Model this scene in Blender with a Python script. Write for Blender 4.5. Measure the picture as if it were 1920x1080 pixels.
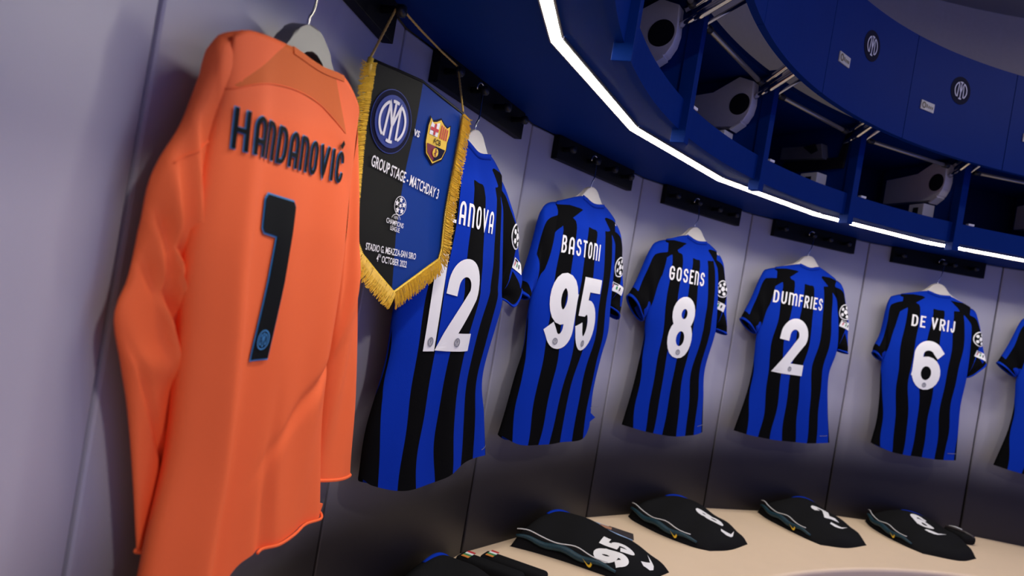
import bpy, bmesh, math, random
from mathutils import Vector, Matrix
from mathutils.bvhtree import BVHTree
from math import sin, cos, pi, sqrt, atan2, radians

random.seed(7)
for o in list(bpy.data.objects):
    bpy.data.objects.remove(o, do_unlink=True)
scene = bpy.context.scene
COL = scene.collection

# ------------------------------------------------------------------ layout constants (metres)
BENCH = 0.45                      # bench top height
ZC = BENCH + 0.7576               # eye height of the camera
T = pi / 12                       # each wall unit turns 15 degrees
W = 0.65                          # unit width
R = W / (2 * sin(T / 2))          # circumradius of the curved wall
AP = R * cos(T / 2)               # apothem
CX, CY = 2.0962, 0.5996           # centre of the curve
A2 = 2.585188                     # bearing of seam 2
ROLL = 0.16725

# ------------------------------------------------------------------ camera
cam_d = bpy.data.cameras.new('camera')
cam_d.sensor_width = 36.0
cam_d.lens = 24.0
cam_d.clip_start = 0.02
cam_d.dof.use_dof = True
cam_d.dof.focus_distance = 1.45
cam_d.dof.aperture_fstop = 4.0
cam = bpy.data.objects.new('camera', cam_d)
COL.objects.link(cam)
_c, _s = cos(ROLL), sin(ROLL)
cam.matrix_world = Matrix(((_c, -_s, 0, 0), (0, 0, -1, 0), (_s, _c, 0, ZC), (0, 0, 0, 1)))
scene.camera = cam

# ------------------------------------------------------------------ world and exposure
world = bpy.data.worlds.new('world')
scene.world = world
world.use_nodes = True
bg = world.node_tree.nodes['Background']
bg.inputs[0].default_value = (0.14, 0.22, 1.0, 1)
bg.inputs[1].default_value = 0.30
scene.view_settings.view_transform = 'Standard'
scene.view_settings.look = 'None'
scene.view_settings.gamma = 1.0
scene.view_settings.exposure = 1.22
LED_POWER = 38.0
LAMPS = [((3.0, 1.7), 48.0), ((1.3, -0.6), 115.0)]      # ceiling downlights: place, power

# ------------------------------------------------------------------ materials
MATS = {}


def mat(name, col, rough=0.5, metal=0.0, spec=0.5, noise=0.0, nscale=40.0, bump=0.0, bscale=300.0, sheen=0.0, emit=None):
    if name in MATS:
        return MATS[name]
    m = bpy.data.materials.new(name)
    m.use_nodes = True
    nt = m.node_tree
    b = nt.nodes['Principled BSDF']
    b.inputs['Base Color'].default_value = (*col, 1)
    b.inputs['Roughness'].default_value = rough
    b.inputs['Metallic'].default_value = metal
    b.inputs['Specular IOR Level'].default_value = spec
    if sheen:
        b.inputs['Sheen Weight'].default_value = sheen
    if emit:
        b.inputs['Emission Color'].default_value = (*emit[0], 1)
        b.inputs['Emission Strength'].default_value = emit[1]
    tc = nt.nodes.new('ShaderNodeTexCoord')
    if noise:
        n = nt.nodes.new('ShaderNodeTexNoise')
        n.inputs['Scale'].default_value = nscale
        nt.links.new(tc.outputs['Object'], n.inputs['Vector'])
        mx = nt.nodes.new('ShaderNodeMix')
        mx.data_type = 'RGBA'
        mx.inputs['A'].default_value = (*[c * (1 - noise) for c in col], 1)
        mx.inputs['B'].default_value = (*[min(1, c * (1 + noise)) for c in col], 1)
        nt.links.new(n.outputs['Fac'], mx.inputs['Factor'])
        nt.links.new(mx.outputs['Result'], b.inputs['Base Color'])
    if bump:
        n2 = nt.nodes.new('ShaderNodeTexNoise')
        n2.inputs['Scale'].default_value = bscale
        nt.links.new(tc.outputs['Object'], n2.inputs['Vector'])
        bp = nt.nodes.new('ShaderNodeBump')
        bp.inputs['Strength'].default_value = bump
        bp.inputs['Distance'].default_value = 0.002
        nt.links.new(n2.outputs['Fac'], bp.inputs['Height'])
        nt.links.new(bp.outputs['Normal'], b.inputs['Normal'])
    MATS[name] = m
    return m


def two_tone(name, ca, cb, rough=0.75, sheen=0.2, spec=0.3, bump=0.25):
    """cloth dyed in two colours; the float attribute 'pattern' > 0 picks cb"""
    m = mat(name, ca, rough, 0, spec, 0, 40, bump, 900, sheen)
    nt = m.node_tree
    b = nt.nodes['Principled BSDF']
    at = nt.nodes.new('ShaderNodeAttribute')
    at.attribute_name = 'pattern'
    gt = nt.nodes.new('ShaderNodeMath')
    gt.operation = 'GREATER_THAN'
    gt.inputs[1].default_value = 0.0
    nt.links.new(at.outputs['Fac'], gt.inputs[0])
    mx = nt.nodes.new('ShaderNodeMix')
    mx.data_type = 'RGBA'
    mx.inputs['A'].default_value = (*ca, 1)
    mx.inputs['B'].default_value = (*cb, 1)
    nt.links.new(gt.outputs[0], mx.inputs['Factor'])
    nt.links.new(mx.outputs['Result'], b.inputs['Base Color'])
    return m


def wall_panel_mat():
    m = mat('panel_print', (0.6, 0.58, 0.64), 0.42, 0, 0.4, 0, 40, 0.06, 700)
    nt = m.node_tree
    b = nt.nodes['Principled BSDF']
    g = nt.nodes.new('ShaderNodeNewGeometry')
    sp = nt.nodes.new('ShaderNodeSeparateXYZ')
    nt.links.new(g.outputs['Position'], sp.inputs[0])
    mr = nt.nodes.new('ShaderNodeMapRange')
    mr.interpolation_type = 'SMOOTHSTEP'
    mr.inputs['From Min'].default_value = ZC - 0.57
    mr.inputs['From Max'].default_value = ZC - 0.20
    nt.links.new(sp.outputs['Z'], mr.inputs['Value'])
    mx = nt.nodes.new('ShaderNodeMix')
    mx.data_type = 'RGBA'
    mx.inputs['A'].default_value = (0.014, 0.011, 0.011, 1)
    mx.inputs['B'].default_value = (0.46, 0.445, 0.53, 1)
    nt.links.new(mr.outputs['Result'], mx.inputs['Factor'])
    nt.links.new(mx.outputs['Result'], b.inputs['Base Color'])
    return m


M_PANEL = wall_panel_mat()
M_JOINT = mat('joint_dark', (0.02, 0.02, 0.025), 0.8, noise=0.2)
M_UPPER = mat('upper_wall_paint', (0.50, 0.44, 0.38), 0.8, noise=0.06, nscale=60, bump=0.1, bscale=400)
M_CEIL = mat('ceiling_paint', (0.28, 0.27, 0.29), 0.9, noise=0.05)
M_FLOOR = mat('floor_grey', (0.42, 0.40, 0.40), 0.5, noise=0.08, nscale=15)
M_BENCH = mat('bench_cream', (0.84, 0.64, 0.45), 0.38, noise=0.03, nscale=12)
M_BENCHF = mat('bench_front_dark', (0.08, 0.08, 0.09), 0.5, noise=0.1)
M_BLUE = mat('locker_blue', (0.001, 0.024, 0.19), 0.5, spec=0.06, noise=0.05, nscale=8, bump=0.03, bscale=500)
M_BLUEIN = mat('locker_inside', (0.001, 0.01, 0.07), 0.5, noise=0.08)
M_BLACK = mat('rail_black', (0.007, 0.007, 0.007), 0.5, spec=0.12, noise=0.2)
M_PEG = mat('peg_dark', (0.03, 0.03, 0.032), 0.3, metal=0.6, noise=0.1)
M_CHROME = mat('chrome', (0.75, 0.73, 0.70), 0.18, metal=1.0, noise=0.05)
M_STEEL = mat('rod_grey', (0.42, 0.39, 0.36), 0.4, metal=0.8, noise=0.08)
M_LED = mat('led_diffuser', (1, 1, 1), 0.5, emit=((1.0, 0.95, 0.86), LED_POWER), noise=0.001)
M_ALU = mat('led_profile', (0.35, 0.32, 0.25), 0.45, metal=0.7, noise=0.1)
M_PLASTIC = mat('housing_white', (0.85, 0.82, 0.88), 0.45, noise=0.04)
M_CAP = mat('cap_black', (0.01, 0.01, 0.012), 0.5, noise=0.1)
M_GREYMECH = mat('mechanism_grey', (0.30, 0.29, 0.30), 0.5, metal=0.4, noise=0.15)
M_TAG = mat('tag_plate', (0.60, 0.57, 0.52), 0.4, noise=0.1)
M_TAGINK = mat('tag_ink', (0.16, 0.12, 0.06), 0.5, noise=0.2)
M_NAVY = mat('crest_navy', (0.004, 0.004, 0.025), 0.6, spec=.08, noise=0.1)
M_CRESTBLUE = mat('crest_blue', (0.008, 0.030, 0.25), 0.5, noise=0.1)
M_WHITE = mat('print_white', (0.86, 0.84, 0.84), 0.55, noise=0.02)
M_DIMWHITE = mat('crest_white', (0.72, 0.70, 0.80), 0.5, noise=0.03)
M_JERSEY = two_tone('jersey_stripes', (0.004, 0.032, 0.38), (0.0035, 0.0035, 0.004), 0.85, 0.0, 0.03)
M_JBLUE = mat('jersey_blue', (0.004, 0.032, 0.38), 0.85, spec=.04, bump=0.25, bscale=900)
M_JBLACK = mat('jersey_black', (0.010, 0.010, 0.012), 0.75, bump=0.25, bscale=900, sheen=0.2)
M_ORANGE = two_tone('keeper_orange', (1.0, 0.165, 0.046), (0.72, 0.135, 0.02), 0.7, 0.0, 0.2, 0.15)
M_SKYLINE = mat('print_outline_blue', (0.05, 0.25, 0.55), 0.5, noise=0.05)
M_PRINTBLACK = mat('print_black', (0.006, 0.007, 0.008), 0.7, spec=.08, noise=0.1)
M_GREYLOGO = mat('logo_grey', (0.22, 0.22, 0.27), 0.6, noise=0.1)
M_HANGER = mat('hanger_cream', (0.80, 0.73, 0.62), 0.45, noise=0.06, nscale=25)
M_HANGERG = mat('hanger_grey', (0.12, 0.11, 0.10), 0.38, noise=0.05, nscale=25)
M_PENNANT = two_tone('pennant_satin', (0.008, 0.008, 0.006), (0.004, 0.036, 0.24), 0.5, 0.0, 0.10, 0.1)
M_GOLD = mat('fringe_gold', (0.90, 0.52, 0.04), 0.45, metal=0.0, noise=0.3, nscale=260)
M_GOLDCORD = mat('cord_gold', (0.72, 0.45, 0.10), 0.5, noise=0.35, nscale=500)
M_CRED = mat('crest_red', (0.55, 0.02, 0.03), 0.5, noise=0.05)
M_CGOLD = mat('crest_gold', (0.85, 0.55, 0.04), 0.45, noise=0.05)
M_CMAROON = mat('crest_maroon', (0.18, 0.01, 0.03), 0.5, noise=0.05)
M_SHORTS = mat('shorts_black', (0.010, 0.010, 0.011), 0.9, spec=.05, bump=0.3, bscale=600)
M_TEAL = mat('trim_teal', (0.003, 0.035, 0.055), 0.6, noise=1.0, nscale=330)
M_TRIMW = mat('trim_white', (0.7, 0.7, 0.72), 0.6, noise=0.05)
M_YELLOW = mat('logo_yellow', (0.85, 0.55, 0.02), 0.5, noise=0.05)
M_CARD = mat('card_print', (0.30, 0.42, 0.75), 0.35, noise=0.6, nscale=45)
M_CARDB = mat('card_dark', (0.05, 0.04, 0.04), 0.4, noise=0.4, nscale=60)
M_SKIN = mat('card_portrait', (0.45, 0.22, 0.13), 0.5, noise=0.3, nscale=80)
M_GREEN = mat('tag_green', (0.03, 0.25, 0.08), 0.5, noise=0.05)
M_ORANGETAG = mat('tag_orange', (0.7, 0.25, 0.05), 0.5, noise=0.3)

# ------------------------------------------------------------------ helpers


def link(o, parent=None):
    COL.objects.link(o)
    if parent is not None:
        o.parent = parent
    return o


def mobj(name, verts, faces, m, parent=None, smooth=False):
    me = bpy.data.meshes.new(name)
    me.from_pydata([tuple(v) for v in verts], [], faces)
    me.materials.append(m)
    if smooth:
        me.polygons.foreach_set('use_smooth', [True] * len(me.polygons))
    me.update()
    o = bpy.data.objects.new(name, me)
    return link(o, parent)


def bobj(name, bm, m, parent=None, smooth=False):
    bmesh.ops.recalc_face_normals(bm, faces=bm.faces)
    me = bpy.data.meshes.new(name)
    bm.to_mesh(me)
    bm.free()
    me.materials.append(m)
    if smooth:
        me.polygons.foreach_set('use_smooth', [True] * len(me.polygons))
    o = bpy.data.objects.new(name, me)
    return link(o, parent)


def tag(o, label=None, cat=None, group=None, kind=None):
    if label:
        o['label'] = label
    if cat:
        o['category'] = cat
    if group:
        o['group'] = group
    if kind:
        o['kind'] = kind
    return o


def empty(name, mtx=None):
    o = bpy.data.objects.new(name, None)
    o.empty_display_size = 0.05
    link(o)
    if mtx is not None:
        o.matrix_world = mtx
    return o


def copy_tree(o, parent=None):
    c = o.copy()
    COL.objects.link(c)
    c.parent = parent
    for ch in list(o.children):
        copy_tree(ch, c)
    return c


def box(bm, x0, x1, y0, y1, z0, z1, bev=0.0, seg=1):
    vs = [bm.verts.new((x, y, z)) for x in (x0, x1) for y in (y0, y1) for z in (z0, z1)]
    fs = [(0, 1, 3, 2), (4, 6, 7, 5), (0, 4, 5, 1), (2, 3, 7, 6), (0, 2, 6, 4), (1, 5, 7, 3)]
    faces = [bm.faces.new([vs[i] for i in f]) for f in fs]
    if bev:
        eds = list({e for f in faces for e in f.edges})
        bmesh.ops.bevel(bm, geom=eds, offset=bev, segments=seg, affect='EDGES', profile=0.5)
    return vs


def box_obj(name, x0, x1, y0, y1, z0, z1, m, parent=None, bev=0.0, seg=1):
    bm = bmesh.new()
    box(bm, x0, x1, y0, y1, z0, z1, bev, seg)
    return bobj(name, bm, m, parent)


def prism(name, poly, d0, d1, m, parent=None, axes='xz', bev=0.0, smooth=False):
    """polygon in two axes extruded along the third"""
    bm = bmesh.new()

    def P(p, d):
        if axes == 'xz':
            return (p[0], d, p[1])
        if axes == 'yz':
            return (d, p[0], p[1])
        return (p[0], p[1], d)
    a = [bm.verts.new(P(p, d0)) for p in poly]
    b = [bm.verts.new(P(p, d1)) for p in poly]
    n = len(poly)
    bm.faces.new(a)
    bm.faces.new(b[::-1])
    for i in range(n):
        bm.faces.new((a[i], b[i], b[(i + 1) % n], a[(i + 1) % n]))
    if bev:
        bmesh.ops.bevel(bm, geom=list(bm.edges), offset=bev, segments=2, affect='EDGES', profile=0.5)
    return bobj(name, bm, m, parent, smooth)


def tube(name, pts, r, m, parent=None, n=8, closed=False, radii=None):
    pts = [Vector(p) for p in pts]
    verts, faces = [], []
    k = len(pts)
    up0 = Vector((0.13, 0.31, 0.94))
    for i, p in enumerate(pts):
        a = pts[max(i - 1, 0)]
        b = pts[min(i + 1, k - 1)]
        d = (b - a).normalized()
        u = d.cross(up0)
        if u.length < 1e-3:
            u = d.cross(Vector((1, 0, 0)))
        u.normalize()
        v = d.cross(u)
        rr = radii[i] if radii else r
        for j in range(n):
            t = 2 * pi * j / n
            verts.append(p + (u * cos(t) + v * sin(t)) * rr)
    for i in range(k - 1):
        for j in range(n):
            faces.append((i * n + j, i * n + (j + 1) % n, (i + 1) * n + (j + 1) % n, (i + 1) * n + j))
    faces.append(tuple(range(n))[::-1])
    faces.append(tuple(range((k - 1) * n, k * n)))
    return mobj(name, verts, faces, m, parent, True)


def spline(pts, n):
    """Catmull-Rom through pts, n samples evenly by length"""
    P = [Vector((*p, 0)[:3]) if len(p) == 2 else Vector(p) for p in pts]
    if len(P) == 2:
        return [P[0].lerp(P[1], i / (n - 1)) for i in range(n)]
    dense = []
    for i in range(len(P) - 1):
        p0 = P[i - 1] if i else P[0] * 2 - P[1]
        p1, p2 = P[i], P[i + 1]
        p3 = P[i + 2] if i + 2 < len(P) else P[-1] * 2 - P[-2]
        for k in range(16):
            t = k / 16
            dense.append(0.5 * ((2 * p1) + (p2 - p0) * t + (2 * p0 - 5 * p1 + 4 * p2 - p3) * t * t + (3 * p1 - p0 - 3 * p2 + p3) * t ** 3))
    dense.append(P[-1])
    L = [0.0]
    for i in range(1, len(dense)):
        L.append(L[-1] + (dense[i] - dense[i - 1]).length)
    out, j = [], 0
    for i in range(n):
        x = L[-1] * i / (n - 1)
        while j < len(L) - 2 and L[j + 1] < x:
            j += 1
        f = 0 if L[j + 1] == L[j] else (x - L[j]) / (L[j + 1] - L[j])
        out.append(dense[j].lerp(dense[j + 1], min(1, max(0, f))))
    return out


def frame(i):
    """local frame of wall unit i: x along the wall to the right, y into the wall, z up; origin at the floor under the unit's middle"""
    a = A2 - (i + 0.5 - 2) * T
    n = Vector((-cos(a), -sin(a), 0))            # into the room
    e = Vector((-n.y, n.x, 0))
    e = Vector((sin(a), -cos(a), 0))
    o = Vector((CX, CY, 0)) - n * AP
    return Matrix(((e.x, -n.x, 0, o.x), (e.y, -n.y, 0, o.y), (0, 0, 1, 0), (0, 0, 0, 1)))


def pol(u, r, z=0.0):
    a = A2 - (u - 2) * T
    return Vector((CX + r * cos(a), CY + r * sin(a), z))


def lpol(th, r, z):
    """polar point in a unit's local frame (th from the unit's middle)"""
    return Vector((r * sin(th), -AP + r * cos(th), z))


def arcslab(name, r0, r1, z0, z1, t0, t1, m, parent=None, n=10, outer_flat=None):
    V, F = [], []
    for i in range(n + 1):
        t = t0 + (t1 - t0) * i / n
        q = outer_flat / cos(t) if outer_flat else r1
        for r, z in ((r0, z0), (q, z0), (q, z1), (r0, z1)):
            V.append(lpol(t, r, z))
    for i in range(n):
        a, b = i * 4, i * 4 + 4
        for j in range(4):
            F.append((a + j, a + (j + 1) % 4, b + (j + 1) % 4, b + j))
    F.append((3, 2, 1, 0))
    F.append((n * 4, n * 4 + 1, n * 4 + 2, n * 4 + 3))
    o = mobj(name, V, F, m, parent)
    return o


# ---- stroke lettering -------------------------------------------------
def arc(cx, cy, rx, ry, a0, a1, n=20):
    return [(cx + rx * cos(radians(a0 + (a1 - a0) * i / n)), cy + ry * sin(radians(a0 + (a1 - a0) * i / n))) for i in range(n + 1)]


G = {
    'I': (0.0, [([(0.5, 0), (0.5, 1)], 0)]),
    'L': (0.42, [([(0, 1), (0, 0), (1, 0)], 0)]),
    'E': (0.42, [([(1, 1), (0, 1), (0, 0), (1, 0)], 0), ([(0, .52), (.8, .52)], 0)]),
    'F': (0.40, [([(1, 1), (0, 1), (0, 0)], 0), ([(0, .5), (.8, .5)], 0)]),
    'T': (0.46, [([(0, 1), (1, 1)], 0), ([(.5, 1), (.5, 0)], 0)]),
    'H': (0.48, [([(0, 0), (0, 1)], 0), ([(1, 0), (1, 1)], 0), ([(0, .48), (1, .48)], 0)]),
    'V': (0.50, [([(0, 1), (.5, 0), (1, 1)], 0)]),
    'N': (0.46, [([(0, 0), (0, 1)] + arc(.5, .72, .5, .28, 90, 0)[0:] + [(1, 0)], 0)]),
    'M': (0.80, [([(0, 0), (0, 1)] + arc(.28, .72, .22, .28, 90, 0) + [(.5, 0)], 0), ([(.5, .6), (.52, .9)] + arc(.78, .72, .22, .28, 90, 0) + [(1, 0)], 0)]),
    'A': (0.46, [([(0, 0), (0, .68)] + arc(.5, .68, .5, .32, 180, 0) + [(1, 0)], 0), ([(0, .34), (1, .34)], 0)]),
    'O': (0.46, [(arc(.5, .7, .5, .3, 0, 180) + arc(.5, .3, .5, .3, 180, 360), 1)]),
    'D': (0.46, [([(0, 0), (0, 1)] + arc(.4, .62, .6, .38, 90, 0) + arc(.4, .38, .6, .38, 0, -90), 1)]),
    'B': (0.44, [([(0, 0), (0, 1)] + arc(.45, .77, .45, .23, 90, -90) + [(0, .54)], 0), ([(.3, .54)] + arc(.45, .27, .55, .27, 90, -90) + [(0, 0)], 0)]),
    'U': (0.46, [([(0, 1)] + arc(.5, .32, .5, .32, 180, 360) + [(1, 1)], 0)]),
    'S': (0.44, [([(.98, .82)] + arc(.5, .77, .48, .23, 20, 250) + arc(.5, .26, .5, .26, 70, -160), 0)]),
    'R': (0.46, [([(0, 0), (0, 1)] + arc(.5, .74, .5, .26, 90, -90) + [(0, .48)], 0), ([(.45, .48), (1, 0)], 0)]),
    'J': (0.36, [([(1, 1)] + arc(.5, .28, .5, .28, 360, 190), 0)]),
    'G': (0.46, [(arc(.5, .7, .5, .3, 15, 180) + arc(.5, .3, .5, .3, 180, 360) + [(1, .48), (.5, .48)], 0)]),
    'C': (0.44, [(arc(.5, .7, .5, .3, 10, 180) + arc(.5, .3, .5, .3, 180, 350), 0)]),
    '1': (0.34, [([(0, 1), (1, 1), (1, 0)], 0)]),
    '2': (0.60, [([(0, .74)] + arc(.5, .74, .5, .26, 180, -20) + [(.03, 0), (1, 0)], 0)]),
    '5': (0.50, [([(1, 1), (.14, 1), (.06, .58)] + arc(.48, .31, .52, .31, 120, -160), 0)]),
    '6': (0.62, [([(.97, .86)] + arc(.5, .76, .5, .24, 30, 180) + arc(.5, .3, .5, .3, 180, 540)[0:], 0)]),
    '9': (0.50, [([(.03, .14)] + arc(.5, .24, .5, .24, 210, 360) + arc(.5, .7, .5, .3, 0, 360), 0)]),
    '8': (0.57, [(arc(.5, .775, .44, .225, 0, 360), 1), (arc(.5, .275, .5, .275, 0, 360), 1)]),
}


def layout(text, height, t, gap=0.12, ww=1.0):
    """centre lines of text in metres, origin at left baseline; returns strokes, width"""
    x, out = 0.0, []
    for ch in text:
        if ch == ' ':
            x += 0.28 * height
            continue
        w, strokes = G[ch]
        gw = max(w * height * ww, t)
        for pts, closed in strokes:
            out.append(([(x + t / 2 + px * (gw - t) if gw > t else x + t / 2, t / 2 + py * (height - t)) for px, py in pts], closed))
        x += gw + gap * height
    return out, x - gap * height


def ribbon(pts, closed, t, step, cols=3, cap=True):
    P = [Vector((*p, 0)) for p in pts]
    Q = [P[0]]
    for p in P[1:]:
        if (p - Q[-1]).length > 1e-5:
            Q.append(p)
    P = Q
    if closed and (P[0] - P[-1]).length < 1e-4:
        P.pop()
    if not closed and cap:
        P[0] = P[0] + (P[0] - P[1]).normalized() * t / 2
        P[-1] = P[-1] + (P[-1] - P[-2]).normalized() * t / 2
    # subdivide
    S = []
    n = len(P)
    for i in range(n if closed else n - 1):
        a, b = P[i], P[(i + 1) % n]
        k = max(1, int((b - a).length / step))
        for j in range(k):
            S.append(a.lerp(b, j / k))
    if not closed:
        S.append(P[-1])
    n = len(S)
    V, F = [], []
    for i in range(n):
        if closed:
            a, b = S[i - 1], S[(i + 1) % n]
        else:
            a, b = S[max(i - 1, 0)], S[min(i + 1, n - 1)]
        p = S[i]
        d1 = (p - a).normalized() if (p - a).length > 1e-7 else (b - p).normalized()
        d2 = (b - p).normalized() if (b - p).length > 1e-7 else d1
        tdir = (d1 + d2)
        if tdir.length < 1e-4:
            tdir = d2
        tdir.normalize()
        nrm = Vector((-tdir.y, tdir.x, 0))
        c = max(0.5, d1.dot(tdir))
        h = t / 2 / c
        for q in range(cols):
            V.append(p + nrm * h * (2 * q / (cols - 1) - 1))
    for i in range(n if closed else n - 1):
        a, b = i * cols, ((i + 1) % n) * cols
        for q in range(cols - 1):
            F.append((a + q, a + q + 1, b + q + 1, b + q))
    return V, F


def lettering(name, text, height, t, place, m, parent, gap=0.12, ww=1.0, cols=3, step=0.008, extra=0.0, cap=True, strokes=None):
    """place(x, y) -> 3D point; x runs from the middle of the text, y from its baseline"""
    if strokes is None:
        strokes, wid = layout(text, height, t, gap, ww)
    else:
        wid = 0
    V, F = [], []
    for pts, closed in strokes:
        v, f = ribbon(pts, closed, t + extra, step, cols, cap)
        b = len(V)
        for p in v:
            V.append(place(p.x - wid / 2, p.y))
        F += [tuple(b + i for i in q) for q in f]
    return mobj(name, V, F, m, parent)


def flat_shape(name, poly, place, m, parent, holes=None):
    bm = bmesh.new()
    vs = [bm.verts.new(place(*p)) for p in poly]
    f = bm.faces.new(vs)
    bmesh.ops.triangulate(bm, faces=[f])
    return bobj(name, bm, m, parent)


def disc_grid(name, rad, place, m, parent, rings=4, n=28, cx=0, cy=0, rin=0.0, ry=None):
    V, F = [], []
    ry = ry or rad
    if rin == 0:
        V.append(place(cx, cy))
        for k in range(1, rings + 1):
            for j in range(n):
                a = 2 * pi * j / n
                V.append(place(cx + rad * k / rings * cos(a), cy + ry * k / rings * sin(a)))
        for j in range(n):
            F.append((0, 1 + j, 1 + (j + 1) % n))
        for k in range(rings - 1):
            for j in range(n):
                a, b = 1 + k * n, 1 + (k + 1) * n
                F.append((a + j, b + j, b + (j + 1) % n, a + (j + 1) % n))
    else:
        for k in range(rings + 1):
            q = rin + (1 - rin) * k / rings
            for j in range(n):
                a = 2 * pi * j / n
                V.append(place(cx + rad * q * cos(a), cy + ry * q * sin(a)))
        for k in range(rings):
            for j in range(n):
                a, b = k * n, (k + 1) * n
                F.append((a + j, b + j, b + (j + 1) % n, a + (j + 1) % n))
    return mobj(name, V, F, m, parent)


def font_text(name, text, size, xs, place, m, parent, align='CENTER', bold=0.0):
    cu = bpy.data.curves.new('tmp_text', 'FONT')
    cu.body = text
    cu.size = size
    cu.align_x = align
    cu.resolution_u = 3
    cu.offset = bold
    to = bpy.data.objects.new('tmp_text', cu)
    COL.objects.link(to)
    dg = bpy.context.evaluated_depsgraph_get()
    me = bpy.data.meshes.new_from_object(to.evaluated_get(dg))
    bpy.data.objects.remove(to, do_unlink=True)
    bpy.data.curves.remove(cu)
    me.name = name
    for v in me.vertices:
        v.co = place(v.co.x * xs, v.co.y)
    me.materials.clear()
    me.materials.append(m)
    o = bpy.data.objects.new(name, me)
    return link(o, parent)


MONO = [  # monogram strokes in a unit circle
    (arc(0, 0, .80, .80, 118, 232), 0), (arc(0, 0, .80, .80, -52, 62), 0),
    ([(0, .78), (0, -.78)], 0), (arc(0, 0, .80, .80, 76, 104, 4), 0), (arc(0, 0, .80, .80, 256, 284, 4), 0),
    ([(-.40, -.66), (-.33, .70), (-.03, -.12)], 0), ([(.40, -.66), (.33, .70), (.03, -.12)], 0),
]


def monogram(name, rad, place, m, parent, t=0.15, step=0.006):
    st = [([(x * rad, y * rad) for x, y in pts], c) for pts, c in MONO]
    return lettering(name, '', 0, t * rad, place, m, parent, strokes=st, cap=False, cols=2, step=step)


# ------------------------------------------------------------------ the setting
SOF = ZC + 0.463                  # underside of the lockers
UNITS = range(-5, 8)

floor = mobj('floor', [(-4, -3.5, 0), (6.5, -3.5, 0), (6.5, 5.5, 0), (-4, 5.5, 0)], [(0, 1, 2, 3)], M_FLOOR)
tag(floor, 'grey floor in front of the curved bench', kind='structure')

# upper curved wall above the lockers, and the dark backing of the panels
V, F = [], []
NU = 60
for i in range(NU + 1):
    u = -5.2 + 13.4 * i / NU
    V += [pol(u, R + 0.02, SOF - 0.02), pol(u, R + 0.02, ZC + 1.62), pol(u, R + 0.12, ZC + 1.62), pol(u, R + 0.12, SOF - 0.02)]
for i in range(NU):
    a, b = i * 4, i * 4 + 4
    F += [(a, b, b + 1, a + 1), (a + 1, b + 1, b + 2, a + 2), (a + 2, b + 2, b + 3, a + 3), (a + 3, b + 3, b, a)]
wu = mobj('wall_upper', V, F, M_UPPER, smooth=False)
tag(wu, 'pale grey curved wall above the blue lockers', kind='structure')
V, F = [], []
NC = 72
for i in range(NC):
    V.append(pol(24 * i / NC, R + 0.13, ZC + 1.60))
for i in range(NC):
    V.append(pol(24 * i / NC, R + 0.13, ZC + 1.70))
F = [tuple(range(NC)), tuple(range(NC, 2 * NC))[::-1]] + [(i, (i + 1) % NC, NC + (i + 1) % NC, NC + i) for i in range(NC)]
ce = mobj('ceiling', V, F, M_CEIL)
tag(ce, 'dark grey ceiling over the changing room', kind='structure')

M_LAMP = mat('lamp_diffuser', (1, 1, 1), 0.5, emit=((1.0, 0.93, 0.84), 1.0), noise=0.001)
for k, ((lx, ly), pw) in enumerate(LAMPS):
    r0 = 0.11
    lamp = empty('ceiling_light', Matrix.Translation((lx, ly, ZC + 1.60)))
    tag(lamp, ('round recessed ceiling light over the far side of the room', 'round recessed ceiling light behind the camera')[k], 'ceiling light', 'ceiling lights')
    bm = bmesh.new()
    rows = [[bm.verts.new((q * cos(2 * pi * j / 32), q * sin(2 * pi * j / 32), z)) for j in range(32)] for q, z in ((r0, -.004), (r0, -.012), (r0 + .014, -.012), (r0 + .016, -.001))]
    for a, b in zip(rows, rows[1:]):
        for j in range(32):
            bm.faces.new((a[j], a[(j + 1) % 32], b[(j + 1) % 32], b[j]))
    bobj('rim', bm, M_PLASTIC, lamp)
    ml = M_LAMP.copy()
    ml.node_tree.nodes['Principled BSDF'].inputs['Emission Strength'].default_value = pw
    mobj('diffuser', [(r0 * cos(2 * pi * j / 32), r0 * sin(2 * pi * j / 32), -.006) for j in range(32)], [tuple(range(32))[::-1]], ml, lamp)

V, F = [], []
us = [-5 + k for k in range(0, 14)]
for u in us:
    V += [pol(u, R + 0.019, 0), pol(u, R + 0.019, SOF), pol(u, R + 0.10, SOF), pol(u, R + 0.10, 0)]
for i in range(len(us) - 1):
    a, b = i * 4, i * 4 + 4
    F += [(a, b, b + 1, a + 1), (a + 1, b + 1, b + 2, a + 2), (a + 2, b + 2, b + 3, a + 3), (a + 3, b + 3, b, a)]
wall = mobj('wall_curved', V, F, M_JOINT)
tag(wall, 'curved wall of lavender panels fading to black near the bench', kind='structure')
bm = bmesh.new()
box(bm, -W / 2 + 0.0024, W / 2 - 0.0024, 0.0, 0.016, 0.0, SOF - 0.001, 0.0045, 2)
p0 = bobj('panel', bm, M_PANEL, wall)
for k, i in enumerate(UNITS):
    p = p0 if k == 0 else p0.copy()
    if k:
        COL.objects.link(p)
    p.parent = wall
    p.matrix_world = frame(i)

# ------------------------------------------------------------------ curved bench
bench = empty('bench', Matrix.Translation(pol(3, 2.2, 0)))
tag(bench, 'long curved cream bench under the hanging shirts', 'bench')
IB = bench.matrix_world.inverted()


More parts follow.
